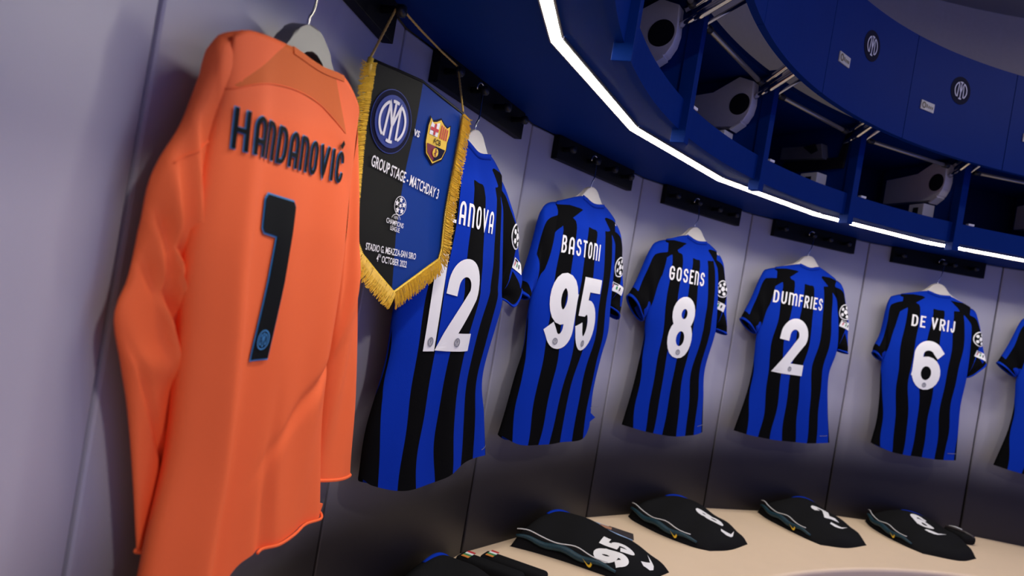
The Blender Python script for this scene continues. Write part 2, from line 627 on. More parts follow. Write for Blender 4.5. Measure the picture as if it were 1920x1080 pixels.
def ring(name, prof, m, u0, u1, n, flat_first=True):
    """prof: closed list of (r, z); r None means the straight wall line"""
    V, F = [], []
    k = len(prof)
    for i in range(n + 1):
        u = u0 + (u1 - u0) * i / n
        f = (u - math.floor(u) - 0.5) * T
        for r, z in prof:
            rr = (AP - 0.0005) / cos(f) if r is None else r
            V.append(IB @ pol(u, rr, z))
    for i in range(n):
        for j in range(k):
            a, b = i * k, (i + 1) * k
            F.append((a + j, b + j, b + (j + 1) % k, a + (j + 1) % k))
    F.append(tuple(range(k)))
    F.append(tuple(range(n * k, n * k + k))[::-1])
    o = mobj(name, V, F, m, bench, False)
    return o


nose = [(1.915 + 0.014 - 0.014 * sin(radians(a)), BENCH - 0.014 + 0.014 * cos(radians(a))) for a in range(0, 91, 15)]
nose2 = [(1.915 + 0.014 - 0.014 * cos(radians(a)), BENCH - 0.046 - 0.014 * sin(radians(a))) for a in range(0, 91, 15)]
ring('bench_top', [(None, BENCH)] + nose + nose2 + [(None, BENCH - 0.06)], M_BENCH, -5, 8, 208)
ring('bench_front', [(1.99, BENCH - 0.061), (1.99, 0.0), (2.02, 0.0), (2.02, BENCH - 0.061)], M_BENCHF, -5, 8, 130)

# ------------------------------------------------------------------ lockers over the wall
def Z(h):
    return ZC + h


UNDER = {-1: 'the bare panel left of the orange shirt', 0: 'the orange number one shirt', 1: 'the number twelve shirt behind the pennant', 2: 'the number ninety-five shirt', 3: 'the number eight shirt',
         4: 'the number two shirt', 5: 'the number six shirt', 6: 'the shirt cut by the right edge'}
HT = T / 2


def radial_plate(name, th, r0, r1, z0, z1, thick, m, parent, bev=0.0):
    bm = bmesh.new()
    box(bm, -thick / 2, thick / 2, r0, r1, z0, z1, bev, 2)
    rot = Matrix.Translation((0, -AP, 0)) @ Matrix.Rotation(-th, 4, 'Z')
    bmesh.ops.transform(bm, matrix=rot, verts=bm.verts)
    return bobj(name, bm, m, parent)


def make_locker():
    root = empty('locker')
    arcslab('locker_floor', 2.066, 0, Z(.463), Z(.476), -HT, HT, M_BLUE, root, 10, outer_flat=AP - 0.002)
    arcslab('fascia', 2.060, 2.078, Z(.452), Z(.527), -HT, HT, M_BLUE, root, 12)
    arcslab('locker_top', 2.072, 0, Z(.777), Z(.793), -HT, HT, M_BLUE, root, 12, outer_flat=AP - 0.002)
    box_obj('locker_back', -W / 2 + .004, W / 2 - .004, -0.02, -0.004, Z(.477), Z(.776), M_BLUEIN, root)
    radial_plate('partition', HT, 2.079, 2.465, Z(.4765), Z(.7765), .018, M_BLUE, root)
    radial_plate('post', HT, 2.042, 2.0785, Z(.420), Z(.792), .030, M_BLUE, root, .0015)
    # light strip: aluminium profile with a glowing diffuser, straight along the unit
    yl = -AP + 2.186 * cos(HT)
    xl = 2.186 * sin(HT)
    dif = mobj('light_diffuser', [(-xl - .001, yl + .009, Z(.4595)), (xl + .001, yl + .009, Z(.4595)), (xl - .003, yl - .009, Z(.4595)), (-xl + .003, yl - .009, Z(.4595))], [(0, 1, 2, 3)], M_LED, root)
    bm = bmesh.new()
    box(bm, -xl + .003, xl - .003, yl - .013, yl - .009, Z(.4585), Z(.463))
    box(bm, -xl - .001, xl + .001, yl + .009, yl + .012, Z(.4510), Z(.463))
    bobj('light_profile', bm, M_ALU, root)
    # raised door
    door = arcslab('door', 1.902, 1.920, Z(.710), Z(1.058), -HT + .0008, HT - .0008, M_BLUE, root, 16)
    def on_door(x, y, off=.0015):
        return lpol(x / 1.902, 1.902 - off, Z(.938) + y)
    disc_grid('crest_disc', .048, lambda x, y: on_door(x, y, .0012), M_NAVY, door, 3, 32)
    monogram('crest_monogram', .036, lambda x, y: on_door(x, y, .0026), M_DIMWHITE, door, t=.125, step=.02)
    xt, zt = -.30 * T * 1.92, -.095
    V, F = [], []
    for i in range(5):
        x = xt - .034 + .068 * i / 4
        V += [on_door(x, zt - .015, .0005), on_door(x, zt + .015, .0005), on_door(x, zt + .015, .004), on_door(x, zt - .015, .004)]
    for i in range(4):
        for j in range(4):
            F.append((i * 4 + j, i * 4 + 4 + j, i * 4 + 4 + (j + 1) % 4, i * 4 + (j + 1) % 4))
    F += [(0, 1, 2, 3), (16, 17, 18, 19)]
    mobj('name_plate', V, F, M_TAG, door)
    st = [(arc(xt - .020, zt, .008, .009, 0, 360, 12), 1), ([(xt - .004, zt - .006), (xt - .004, zt + .006)], 0), ([(xt + .006, zt - .006), (xt + .006, zt + .003)], 0), ([(xt + .015, zt - .006), (xt + .015, zt + .003)], 0), ([(xt + .024, zt - .006), (xt + .024, zt + .003)], 0)]
    lettering('name_plate_logo', '', 0, .005, lambda x, y: on_door(x, y, .0048), M_TAGINK, door, strokes=st, cap=False)
    # lift mechanism on the right partition
    ROT = Matrix.Translation((0, -AP, 0)) @ Matrix.Rotation(-HT, 4, 'Z')
    poly = [(2.40, Z(.618)), (2.40, Z(.722)), (2.235, Z(.727)), (2.15, Z(.771)), (2.10, Z(.752)), (2.095, Z(.684)), (2.1, Z(.655)), (2.114, Z(.63)), (2.14, Z(.613)), (2.2, Z(.616))]
    hs = prism('lift_housing', poly, -.046, -.0095, M_PLASTIC, root, 'yz', .002)
    hs.data.transform(ROT)
    V = []
    n = 28
    bm = bmesh.new()
    top = [bm.verts.new((-.0475, 2.135 + .034 * cos(2 * pi * j / n), Z(.683) + .034 * sin(2 * pi * j / n))) for j in range(n)]
    bot = [bm.verts.new((-.040, 2.135 + .034 * cos(2 * pi * j / n), Z(.683) + .034 * sin(2 * pi * j / n))) for j in range(n)]
    bm.faces.new(top)
    bm.faces.new(bot[::-1])
    for j in range(n):
        bm.faces.new((top[j], bot[j], bot[(j + 1) % n], top[(j + 1) % n]))
    bmesh.ops.transform(bm, matrix=ROT, verts=bm.verts)
    bobj('cap', bm, M_CAP, hs)
    lip = prism('latch', [(2.118, Z(.622)), (2.150, Z(.601)), (2.156, Z(.606)), (2.122, Z(.630))], -.048, -.012, M_PLASTIC, hs, 'yz')
    lip.data.transform(ROT)
    for dx, (ra, ha), (rb, hb) in ((-.030, (2.096, .706), (1.955, .790)), (-.020, (2.092, .748), (1.955, .832)), (-.036, (2.060, .716), (1.955, .775))):
        pts = [ROT @ Vector((dx, ra, Z(ha))), ROT @ Vector((dx, ra + (rb - ra) * .18, Z(ha + .012))), ROT @ Vector((dx, rb + .02, Z(hb - .008))), ROT @ Vector((dx, rb - .014, Z(hb)))]
        tube('lift_arm', pts, .0085, M_CHROME, root, 8)
    # mirrored light arm at the left partition
    ROTL = Matrix.Translation((0, -AP, 0)) @ Matrix.Rotation(HT, 4, 'Z')
    pts = [ROTL @ Vector((.024, 2.096, Z(.706))), ROTL @ Vector((.024, 2.06, Z(.725))), ROTL @ Vector((.024, 1.945, Z(.79)))]
    tube('lift_arm', pts, .005, M_CHROME, root, 8)
    hl = prism('lift_housing', [(2.40, Z(.64)), (2.40, Z(.70)), (2.15, Z(.74)), (2.10, Z(.72)), (2.10, Z(.66)), (2.14, Z(.64))], .0095, .030, M_PLASTIC, root, 'yz', .002)
    hl.data.transform(ROTL)
    # stabilising rod between the arms
    a = ROTL @ Vector((.035, 2.052, Z(.728)))
    b = ROT @ Vector((-.085, 2.052, Z(.728)))
    tube('stabilizer_rod', [a, a.lerp(b, .5), b], .0070, M_STEEL, root, 10)
    for q in (0.03, 0.97):
        tube('rod_joint', [a.lerp(b, q - .03), a.lerp(b, q + .03)], .0095, M_CAP, root, 10)
    # small white sensor box on the locker floor, and a clip on the fascia
    bm = bmesh.new()
    box(bm, -.062, -.0095, 2.160, 2.235, Z(.4765), Z(.600), .003, 2)
    bmesh.ops.transform(bm, matrix=ROT, verts=bm.verts)
    sb = bobj('sensor_box', bm, M_PLASTIC, root)
    bm = bmesh.new()
    box(bm, -.0635, -.058, 2.185, 2.210, Z(.545), Z(.585))
    bmesh.ops.transform(bm, matrix=ROT, verts=bm.verts)
    bobj('slot', bm, M_CAP, sb)
    cl = [lpol(-HT + .028, 2.058, 0), lpol(-HT + .040, 2.058, 0)]
    bm = bmesh.new()
    box(bm, cl[0].x, cl[1].x, cl[0].y, cl[0].y + .016, Z(.5275), Z(.535), .001)
    bobj('clip', bm, M_PLASTIC, root)
    return root


proto = make_locker()
lockers = {}
order = [2] + [i for i in range(-1, 7) if i != 2]
for k, i in enumerate(order):
    o = proto if k == 0 else copy_tree(proto)
    o.matrix_world = frame(i)
    lockers[i] = o
    tag(o, 'blue wall locker with raised door above ' + UNDER[i], 'locker', 'blue lockers with lit underside')
# the light strip ends at the orange shirt: the locker left of it has none
for ch in list(lockers[-1].children):
    if ch.name.startswith('light_'):
        bpy.data.objects.remove(ch, do_unlink=True)
# the locker over shirt 8 has lost the cover of its lift mechanism
l3 = lockers[3]
for ch in list(l3.children):
    if ch.name.startswith('lift_housing') and any(g.name.startswith('cap') for g in ch.children):
        for g in list(ch.children):
            bpy.data.objects.remove(g, do_unlink=True)
        bpy.data.objects.remove(ch, do_unlink=True)
ROT = Matrix.Translation((0, -AP, 0)) @ Matrix.Rotation(-HT, 4, 'Z')
h3 = prism('lift_mechanism', [(2.36, Z(.667)), (2.36, Z(.714)), (2.24, Z(.707)), (2.18, Z(.712)), (2.165, Z(.655))], -.044, -.0095, M_GREYMECH, l3, 'yz', .002)
h3.data.transform(ROT)
h3b = prism('spring', [(2.255, Z(.704)), (2.205, Z(.712)), (2.19, Z(.685)), (2.215, Z(.675))], -.049, -.043, M_CAP, h3, 'yz')
h3b.data.transform(ROT)
h3c = prism('mount_plate', [(2.36, Z(.62)), (2.36, Z(.66)), (2.12, Z(.66)), (2.10, Z(.75)), (2.088, Z(.75)), (2.095, Z(.62))], -.020, -.0095, M_CAP, l3, 'yz')
h3c.data.transform(ROT)

# ------------------------------------------------------------------ coat rails with pegs
HOOK = {0: -.11, 1: -.077, 2: -.060, 3: -.075, 4: -.045, 5: -.005, 6: -.03}
PEGZ = Z(.425)
for i in range(0, 7):
    r = empty('coat_rail', frame(i))
    tag(r, 'black coat rail with round pegs above ' + UNDER[i], 'coat rail', 'black coat rails under the lockers')
    box_obj('board', -.222, .222, -.022, -.0002, Z(.393), Z(.4625), M_BLACK, r, .0015, 2)
    for a in (-.195, HOOK[i], .045, .148):
        bm = bmesh.new()
        prof = [(-.022, .007), (-.050, .007), (-.052, .011), (-.062, .011), (-.065, .008)]
        n = 14
        rows = [[bm.verts.new((a + q * cos(2 * pi * j / n), y, PEGZ + q * sin(2 * pi * j / n))) for j in range(n)] for y, q in prof]
        for k in range(len(rows) - 1):
            for j in range(n):
                bm.faces.new((rows[k][j], rows[k][(j + 1) % n], rows[k + 1][(j + 1) % n], rows[k + 1][j]))
        bm.faces.new(rows[-1])
        bm.faces.new(rows[0][::-1])
        bobj('peg', bm, M_PEG, r, True)


# ------------------------------------------------------------------ shirts
def coons(top, bot, left, right, ns, nt):
    """2D Coons patch; top/bot left->right, left/right top->bottom; returns grid[t][s]"""
    Tt, Bt = spline(top, ns), spline(bot, ns)
    Lf, Rt = spline(left, nt), spline(right, nt)
    g = []
    for j in range(nt):
        v = j / (nt - 1)
        row = []
        for i in range(ns):
            u = i / (ns - 1)
            p = Tt[i] * (1 - v) + Bt[i] * v + Lf[j] * (1 - u) + Rt[j] * u
            p -= Tt[0] * (1 - u) * (1 - v) + Tt[-1] * u * (1 - v) + Bt[0] * (1 - u) * v + Bt[-1] * u * v
            row.append((p.x, p.y))
        g.append(row)
    return g


def two_layer(name, grid, depth_back, depth_front, m, parent, pattern, close_top=True):
    """depth_*(s,t) -> distance off the wall; back layer faces the room"""
    nt, ns = len(grid), len(grid[0])
    V, F, pat = [], [], []
    idx = {}
    for lay, df in ((0, depth_back), (1, depth_front)):
        for j in range(nt):
            for i in range(ns):
                if lay == 1 and (i in (0, ns - 1) or (close_top and j == 0)):
                    idx[1, j, i] = idx[0, j, i]
                    continue
                x, z = grid[j][i]
                s, t = i / (ns - 1), j / (nt - 1)
                idx[lay, j, i] = len(V)
                V.append((x, -df(s, t), Z(z)))
                pat.append(pattern(s, t, x, z))
    for lay in (0, 1):
        for j in range(nt - 1):
            for i in range(ns - 1):
                q = [idx[lay, j, i], idx[lay, j + 1, i], idx[lay, j + 1, i + 1], idx[lay, j, i + 1]]
                q = [v for k, v in enumerate(q) if v not in q[:k]]
                if len(q) > 2:
                    F.append(tuple(q if lay == 0 else q[::-1]))
    o = mobj(name, V, F, m, parent, True)
    at = o.data.attributes.new('pattern', 'FLOAT', 'POINT')
    at.data.foreach_set('value', pat)
    return o


def surface(o):
    me = o.data
    tree = BVHTree.FromPolygons([v.co.copy() for v in me.vertices], [tuple(p.vertices) for p in me.polygons])

    def y_at(x, z, lift=.0018, default=-.09):
        h = tree.ray_cast(Vector((x, -1.0, z)), Vector((0, 1, 0)))
        return (h[0].y if h[0] is not None else default) - lift
    return y_at


def seg_sd(px, pz, poly):
    """signed distance to polygon, positive inside"""
    best, inside = 1e9, False
    n = len(poly)
    for i in range(n):
        ax, az = poly[i]
        bx, bz = poly[(i + 1) % n]
        dx, dz = bx - ax, bz - az
        l2 = dx * dx + dz * dz or 1e-12
        f = max(0, min(1, ((px - ax) * dx + (pz - az) * dz) / l2))
        d = sqrt((px - ax - f * dx) ** 2 + (pz - az - f * dz) ** 2)
        best = min(best, d)
        if (az > pz) != (bz > pz) and px < (bx - ax) * (pz - az) / (bz - az) + ax:
            inside = not inside
    return best if inside else -best


B_TOP = [-.02, .13, .27, .42, .575, .72, .865, 1.03]
B_MID = [-.01, .15, .28, .405, .56, .70, .84, 1.02]
B_HEM = [.085, .20, .315, .43, .565, .685, .81, .955]


def bounds(t, ph):
    out = []
    for k in range(8):
        if t < .5:
            b = B_TOP[k] + (B_MID[k] - B_TOP[k]) * t * 2
        else:
            b = B_MID[k] + (B_HEM[k] - B_MID[k]) * (t * 2 - 1) ** 1.3
        b += .010 * sin(11 * t + ph + 1.7 * k) + .006 * sin(23 * t + ph * 2 + k)
        out.append(b)
    return out


def body_pattern(c, ph):
    PL = [(-.055, .264), (-.12, .264), (-.19, .252), (-.30, .215), (-.30, .07), (-.215, .120), (-.165, .182), (-.10, .232)]
    PR = [(-x, z) for x, z in PL]

    def f(s, t, x, z):
        bs = bounds(t, ph)
        cnt = sum(1 for b in bs if s > b)
        d = min(abs(s - b) for b in bs) * .4
        v = d if cnt % 2 == 0 else -d
        xr = x - c
        yoke = z - (.214 + .10 * abs(xr) * (1 if abs(xr) < .12 else 1))
        if abs(xr) < .25:
            v = min(v, -yoke)
        v = max(v, seg_sd(xr, z, PL), seg_sd(xr, z, PR))
        return v
    return f


def sleeve_pattern(side, ph, cut=2.0):
    def f(s, t, x, z):
        # s: 0 outer edge -> 1 inner edge ; t: 0 shoulder -> 1 cuff
        if side < 0:
            v = min(s - .14 - .03 * sin(5 * t + ph), .98 - .42 * t + .04 * sin(7 * t + ph) - s, cut - t - .25 * s)
        else:
            v = max(min(s - .12, .44 - t + .12 * s), min(t - .55, s - .50 + .5 * (t - .55)))
        v = max(v, t - .88)
        v = min(v, .972 - t)
        return v * .1
    return f


def make_shirt(i, spec):
    """blue and black striped short-sleeved shirt hung with its back to the room"""
    c = spec['c']
    root = empty('shirt', frame(i))
    tag(root, spec['label'], 'shirt', 'striped shirts on hangers')
    rnd = random.Random(spec['seed'])
    ph = rnd.uniform(0, 6)
    fa = [rnd.uniform(0, 6.28) for _ in range(6)]
    E0 = .070

    def fold(s, t):
        return (.0045 * sin(9 * s + 2.2 * t + fa[0]) + .0030 * sin(19 * s - 3 * t + fa[1])) * (.25 + .9 * t) + .003 * sin(5 * t + 4 * s + fa[2])

    def edge(s):
        return max(0.0, 1 - (2 * s - 1) ** 2) ** .5

    def db(s, t):
        return E0 + edge(s) * (.020 + .016 * min(1, t * 3) + fold(s, t)) * (.35 + .65 * min(1, t * 8))

    def df(s, t):
        return E0 - edge(s) * (.012 + .020 * min(1, t * 3) - fold(s, t) * .5) * (.35 + .65 * min(1, t * 8))
    g = coons(spec['top'], spec['hem'], spec['left'], spec['right'], 61, 72)
    body = two_layer('body', g, db, df, M_JERSEY, root, body_pattern(c, ph))
    ya = surface(body)
    # collar band standing up round the neck
    tp = spec['top']
    cl, cr = tp[1], tp[3]
    pts = spline([cl, tp[2], cr], 15)
    V, F = [], []
    for k, p in enumerate(pts):
        q = k / 14
        d = -ya(p.x, Z(p.y - .010), 0, -.078)
        for hh, dd in ((-.010, d + .0010), (.003, d - .0005), (.003, d - .003), (-.010, d - .003)):
            V.append((p.x, -dd, Z(p.y + hh)))
    for k in range(14):
        for j in range(4):
            F.append((k * 4 + j, k * 4 + (j + 1) % 4, k * 4 + 4 + (j + 1) % 4, k * 4 + 4 + j))
    F += [(3, 2, 1, 0), (56, 57, 58, 59)]
    mobj('collar', V, F, M_JBLUE, root, True)
    # sleeves
    for side, key in ((-1, 'sl'), (1, 'sr')):
        outer, cuff, arm = spec[key]
        edge_src = spec['left'] if side < 0 else spec['right']
        hole = [edge_src[0], edge_src[1], arm]
        inw = .012 * -side
        hole = [(x + inw, z) for x, z in hole]
        inner = [hole[-1], cuff[-1]]
        # grid: t from armhole to cuff, s from outer to inner
        gs = coons(hole, cuff, [hole[0]] + outer[1:] , inner, 22, 34)
        eo = .066 if side < 0 else .064

        def sb(s, t, eo=eo):
            return eo + edge(s) * (.016 + .010 * t + .003 * sin(13 * t + 6 * s + fa[3]))

        def sf(s, t, eo=eo):
            return eo - edge(s) * (.014 + .012 * t)
        sl = two_layer('sleeve', gs, sb, sf, M_JERSEY, root, sleeve_pattern(side, fa[4], spec.get('cut', 2.0)), close_top=False)
        # rim of the cuff
        rim = []
        for lay, dfn in ((0, sb), (1, sf)):
            rng = range(22) if lay == 0 else range(21, -1, -1)
            for q in rng:
                x, z = gs[-1][q]
                rim.append((x, -dfn(q / 21, 1), Z(z)))
        tube('cuff', rim + [rim[0]], .0028, M_JBLUE, sl, 6)
        if side > 0 and spec.get('badge', True):
            # round ball badge and a small white patch, sewn on the sleeve and folding back round its outer edge
            tree = BVHTree.FromPolygons([v.co.copy() for v in sl.data.vertices], [tuple(p.vertices) for p in sl.data.polygons])
            rows = sorted((gs[j][0][1], gs[j][0][0]) for j in range(34))

            def edge_x(z):
                for (za, xa), (zb, xb) in zip(rows, rows[1:]):
                    if za <= z <= zb:
                        return xa + (xb - xa) * (z - za) / max(1e-6, zb - za)
                return rows[0][1] if z < rows[0][0] else rows[-1][1]

            def drape(x, z, lift):
                xe = edge_x(z)
                if x < xe - .003:
                    h = tree.ray_cast(Vector((x, -1, Z(z))), Vector((0, 1, 0)))
                    if h[0] is not None:
                        return (x, h[0].y - lift, Z(z))
                return (xe + lift, -eo + max(0, x - xe), Z(z))
            tilt = -.25

            def pb(c, lift):
                return lambda x, y: drape(c[0] + x * cos(tilt) - y * sin(tilt), c[1] + x * sin(tilt) + y * cos(tilt), lift)
            t0, t1 = spec['ball'], spec['patch']
            bd = disc_grid('ball_badge', .033, pb(t0, .0016), M_WHITE, sl, 6, 32)
            disc_grid('badge_field', .029, pb(t0, .0026), M_PRINTBLACK, sl, 6, 32)
            for q in range(6):
                if q == 0:
                    cx, cy, rr = 0, 0, .0105
                else:
                    cx, cy, rr = .0195 * cos(2 * pi * q / 5 + .3), .0195 * sin(2 * pi * q / 5 + .3), .0078
                disc_grid('badge_panel', rr, pb(t0, .0036), M_WHITE, sl, 2, 5, cx, cy)
            V, F = [], []
            f = pb(t1, .0018)
            for a in range(9):
                for b in range(5):
                    V.append(f(-.030 + .060 * a / 8, -.014 + .028 * b / 4))
            for a in range(8):
                for b in range(4):
                    F.append((a * 5 + b, a * 5 + b + 1, a * 5 + b + 6, a * 5 + b + 5))
            mobj('patch', V, F, M_WHITE, sl)
            f2 = pb(t1, .0028)
            for q, (ch, mm) in enumerate((('F', M_CRED), ('O', M_GREEN), ('U', M_PRINTBLACK))):
                lettering('patch_letter', ch, .012, .003, lambda x, y, q=q: f2(-.020 + q * .013 + x, y - .006), mm, sl, cols=2, step=.006)
            lettering('patch_letter', '', 0, .0035, lambda x, y: f2(x, y), M_PRINTBLACK, sl, strokes=[([(-.026, .010), (-.004, .010)], 0)], cap=False, cols=2)
    # number and name
    if spec.get('num'):
        n0, nz, nh = spec['num_c'], spec['num_z'], spec['num_h']
        chars = spec['num']
        t = nh * .195
        _, wid = layout(chars, nh, t, .07, 1.0)
        x = n0 - wid / 2
        for ch in chars:
            _, w1 = layout(ch, nh, t)
            cx = x + w1 / 2
            nb = lettering('number', ch, nh, t, lambda px, py: (cx + px, ya(cx + px, Z(nz) + py), Z(nz) + py), M_WHITE, root, cols=5, step=.008)
            # little crest printed near the foot of the digit
            fx = cx + (0 if ch in '268' else (t * .25 if ch == '1' else -.01 * (1 if ch == '9' else -.2)))
            if ch == '1':
                fx = x + w1 - t / 2
            fz = Z(nz) + t * .5
            pl = lambda px, py: (fx + px, ya(fx + px, fz + py, .0030), fz + py)
            disc_grid('number_crest', .010, pl, M_GREYLOGO, nb, 1, 18, rin=.8)
            monogram('number_crest', .009, pl, M_GREYLOGO, nb, t=.16, step=.01)
            x += w1 + .07 * nh
        text = spec['name']
        hh = .050
        _, wid = layout(text, hh, hh * .135, .18)
        ws = spec['name_w'] / wid
        lettering('player_name', text, hh, hh * .135, lambda px, py: (spec['name_c'] + px * ws, ya(spec['name_c'] + px * ws, Z(spec['name_z']) + py), Z(spec['name_z']) + py), M_WHITE, root, gap=.18, cols=2, step=.008)
        # faint maker line by the hem
        hx = spec['hem'][-2][0] * .5 + spec['hem'][-1][0] * .5
        hz = Z(spec['hem'][-1][1] + .028)
        lettering('hem_print', '', 0, .0018, lambda px, py: (px, ya(px, py), py), M_GREYLOGO, root, strokes=[([(hx - .02, hz - .002), (hx + .03, hz + .001)], 0)], cap=False, cols=2)
    return root


SH = {}
SH[2] = dict(c=-.074, cut=.62, ball=(.128, .125), patch=(.132, .055), seed=3, num='95', num_c=-.120, num_z=-.151, num_h=.220, name='BASTONI', name_c=-.125, name_z=.124, name_w=.180,
             top=[(-.25, .264), (-.133, .303), (-.074, .290), (-.014, .298), (.075, .266)],
             left=[(-.25, .264), (-.262, .15), (-.290, .010), (-.293, -.067), (-.286, -.16), (-.303, -.238), (-.322, -.346), (-.335, -.40)],
             hem=[(-.335, -.40), (-.265, -.426), (-.132, -.432), (.029, -.433), (.085, -.405), (.108, -.360)],
             right=[(.075, .266), (.10, .15), (.118, .010), (.133, -.08), (.114, -.154), (.098, -.263), (.108, -.360)],
             sl=([(-.25, .264), (-.285, .25), (-.307, .222), (-.314, .14), (-.332, .03), (-.355, -.007)], [(-.355, -.007), (-.318, -.024)], (-.290, .010)),
             sr=([(.075, .266), (.115, .245), (.15, .169), (.177, .09), (.194, .007), (.193, -.044)], [(.193, -.044), (.117, -.004)], (.118, .010)),
             label='blue and black striped shirt numbered ninety-five with its hem corner turned up')
SH[3] = dict(c=-.08, ball=(.106, .130), patch=(.104, .064), seed=8, num='8', num_c=-.1175, num_z=-.150, num_h=.223, name='GOSENS', name_c=-.122, name_z=.122, name_w=.178,
             top=[(-.235, .262), (-.136, .293), (-.080, .281), (-.025, .287), (.05, .265)],
             left=[(-.235, .262), (-.245, .15), (-.270, .000), (-.262, -.097), (-.267, -.194), (-.278, -.291), (-.299, -.405)],
             hem=[(-.299, -.405), (-.164, -.427), (-.065, -.434), (.04, -.431), (.141, -.423)],
             right=[(.05, .265), (.085, .15), (.115, -.010), (.115, -.061), (.093, -.186), (.115, -.30), (.141, -.423)],
             sl=([(-.235, .262), (-.27, .247), (-.30, .218), (-.338, .103), (-.367, .043)], [(-.367, .043), (-.285, -.038)], (-.270, .000)),
             sr=([(.05, .265), (.085, .25), (.112, .212), (.146, .111), (.170, .03), (.183, -.041)], [(.183, -.041), (.118, -.024)], (.115, -.010)),
             label='blue and black striped shirt with a white number eight')
SH[4] = dict(c=-.06, ball=(.165, .134), patch=(.178, .078), seed=12, num='2', num_c=-.104, num_z=-.159, num_h=.229, name='DUMFRIES', name_c=-.1015, name_z=.1195, name_w=.248,
             top=[(-.23, .262), (-.113, .293), (-.060, .285), (-.008, .297), (.095, .264)],
             left=[(-.23, .262), (-.24, .15), (-.265, -.010), (-.26, -.10), (-.257, -.166), (-.267, -.269), (-.299, -.415)],
             hem=[(-.299, -.415), (-.213, -.425), (-.062, -.432), (.07, -.430), (.207, -.423)],
             right=[(.095, .264), (.13, .15), (.162, -.020), (.139, -.138), (.162, -.27), (.207, -.423)],
             sl=([(-.23, .262), (-.262, .248), (-.285, .228), (-.317, .122), (-.350, .033)], [(-.350, .033), (-.272, -.018)], (-.265, -.010)),
             sr=([(.095, .264), (.125, .254), (.151, .226), (.193, .119), (.213, .03), (.222, -.039)], [(.222, -.039), (.166, -.027)], (.162, -.020)),
             label='blue and black striped shirt with a white number two')
SH[5] = dict(c=-.02, ball=(.202, .120), patch=(.217, .049), seed=21, num='6', num_c=-.044, num_z=-.137, num_h=.212, name='DE VRIJ', name_c=-.037, name_z=.127, name_w=.199,
             top=[(-.19, .258), (-.075, .289), (-.020, .279), (.035, .283), (.14, .252)],
             left=[(-.19, .258), (-.205, .15), (-.228, -.030), (-.211, -.193), (-.205, -.305), (-.215, -.402)],
             hem=[(-.215, -.402), (-.128, -.425), (.003, -.428), (.10, -.426), (.191, -.421)],
             right=[(.14, .252), (.165, .14), (.176, -.050), (.17, -.179), (.18, -.30), (.191, -.421)],
             sl=([(-.19, .258), (-.215, .246), (-.239, .22), (-.247, .088), (-.267, .016), (-.268, -.012)], [(-.268, -.012), (-.230, -.043)], (-.228, -.030)),
             sr=([(.14, .252), (.168, .24), (.191, .203), (.225, .11), (.258, .02)], [(.258, .02), (.178, -.056)], (.176, -.050)), badge_s=.2,
             label='blue and black striped shirt with a white number six')
SH[1] = dict(c=-.095, ball=(.160, .130), patch=(.196, .058), seed=30, num='12', num_c=-.157, num_z=-.155, num_h=.201, name='BELLANOVA', name_c=-.152, name_z=.1135, name_w=.262,
             top=[(-.255, .256), (-.151, .292), (-.095, .279), (-.039, .288), (.05, .258)],
             left=[(-.255, .256), (-.268, .15), (-.300, .000), (-.307, -.078), (-.304, -.182), (-.33, -.304), (-.328, -.401)],
             hem=[(-.328, -.401), (-.298, -.420), (-.199, -.444), (-.05, -.443), (.11, -.428), (.212, -.438)],
             right=[(.05, .258), (.09, .15), (.145, -.010), (.160, -.059), (.119, -.222), (.165, -.33), (.212, -.438)],
             sl=([(-.255, .256), (-.295, .235), (-.322, .14), (-.350, .04)], [(-.350, .04), (-.305, -.02)], (-.300, .000)),
             sr=([(.05, .258), (.084, .242), (.154, .188), (.209, .113), (.25, .05), (.262, .010)], [(.262, .010), (.215, -.045), (.150, -.030)], (.145, -.010)), badge_s=.22,
             label='blue and black striped shirt numbered twelve partly behind the hanging pennant')
def shifted(sp, dx, dz=0):
    mv = lambda l: [(x + dx, z + dz) for x, z in l]
    n = dict(sp)
    for k in ('top', 'left', 'hem', 'right'):
        n[k] = mv(sp[k])
    for k in ('sl', 'sr'):
        n[k] = (mv(sp[k][0]), mv(sp[k][1]), (sp[k][2][0] + dx, sp[k][2][1] + dz))
    n['c'] = sp['c'] + dx
    return n


SH[6] = shifted(SH[4], .03, 0)
SH[6].update(seed=40, num=None, badge=False, label='blue and black striped shirt cut off by the right edge of the picture')
shirts = {i: make_shirt(i, SH[i]) for i in (1, 2, 3, 4, 5, 6)}
# turned-up hem corner of shirt 95
prism('hem_flap', [(.060, -.428 + ZC), (.100, -.345 + ZC), (.158, -.374 + ZC), (.110, -.395 + ZC)], -.068, -.062, M_JBLUE, shirts[2])


# ------------------------------------------------------------------ hangers for the striped shirts
def wire_hook(name, a, zt, ap, parent, m, d=.058):
    """wire hook from the top of the hanger (a, zt) up and over the peg at ap"""
    pts = [(a, -d, zt - .012), (a, -d, zt + .012), (a + .010, -d, zt + .034)]
    r = (PEGZ - .0 + .013) - PEGZ
    cx, cz = ap, PEGZ + .002
    for q in range(-40, 215, 17):
        an = radians(q)
        pts.append((cx + .016 * cos(an), -.045, cz + .014 * sin(an)))
    return tube(name, spline(pts, 40), .0019, m, parent, 7)


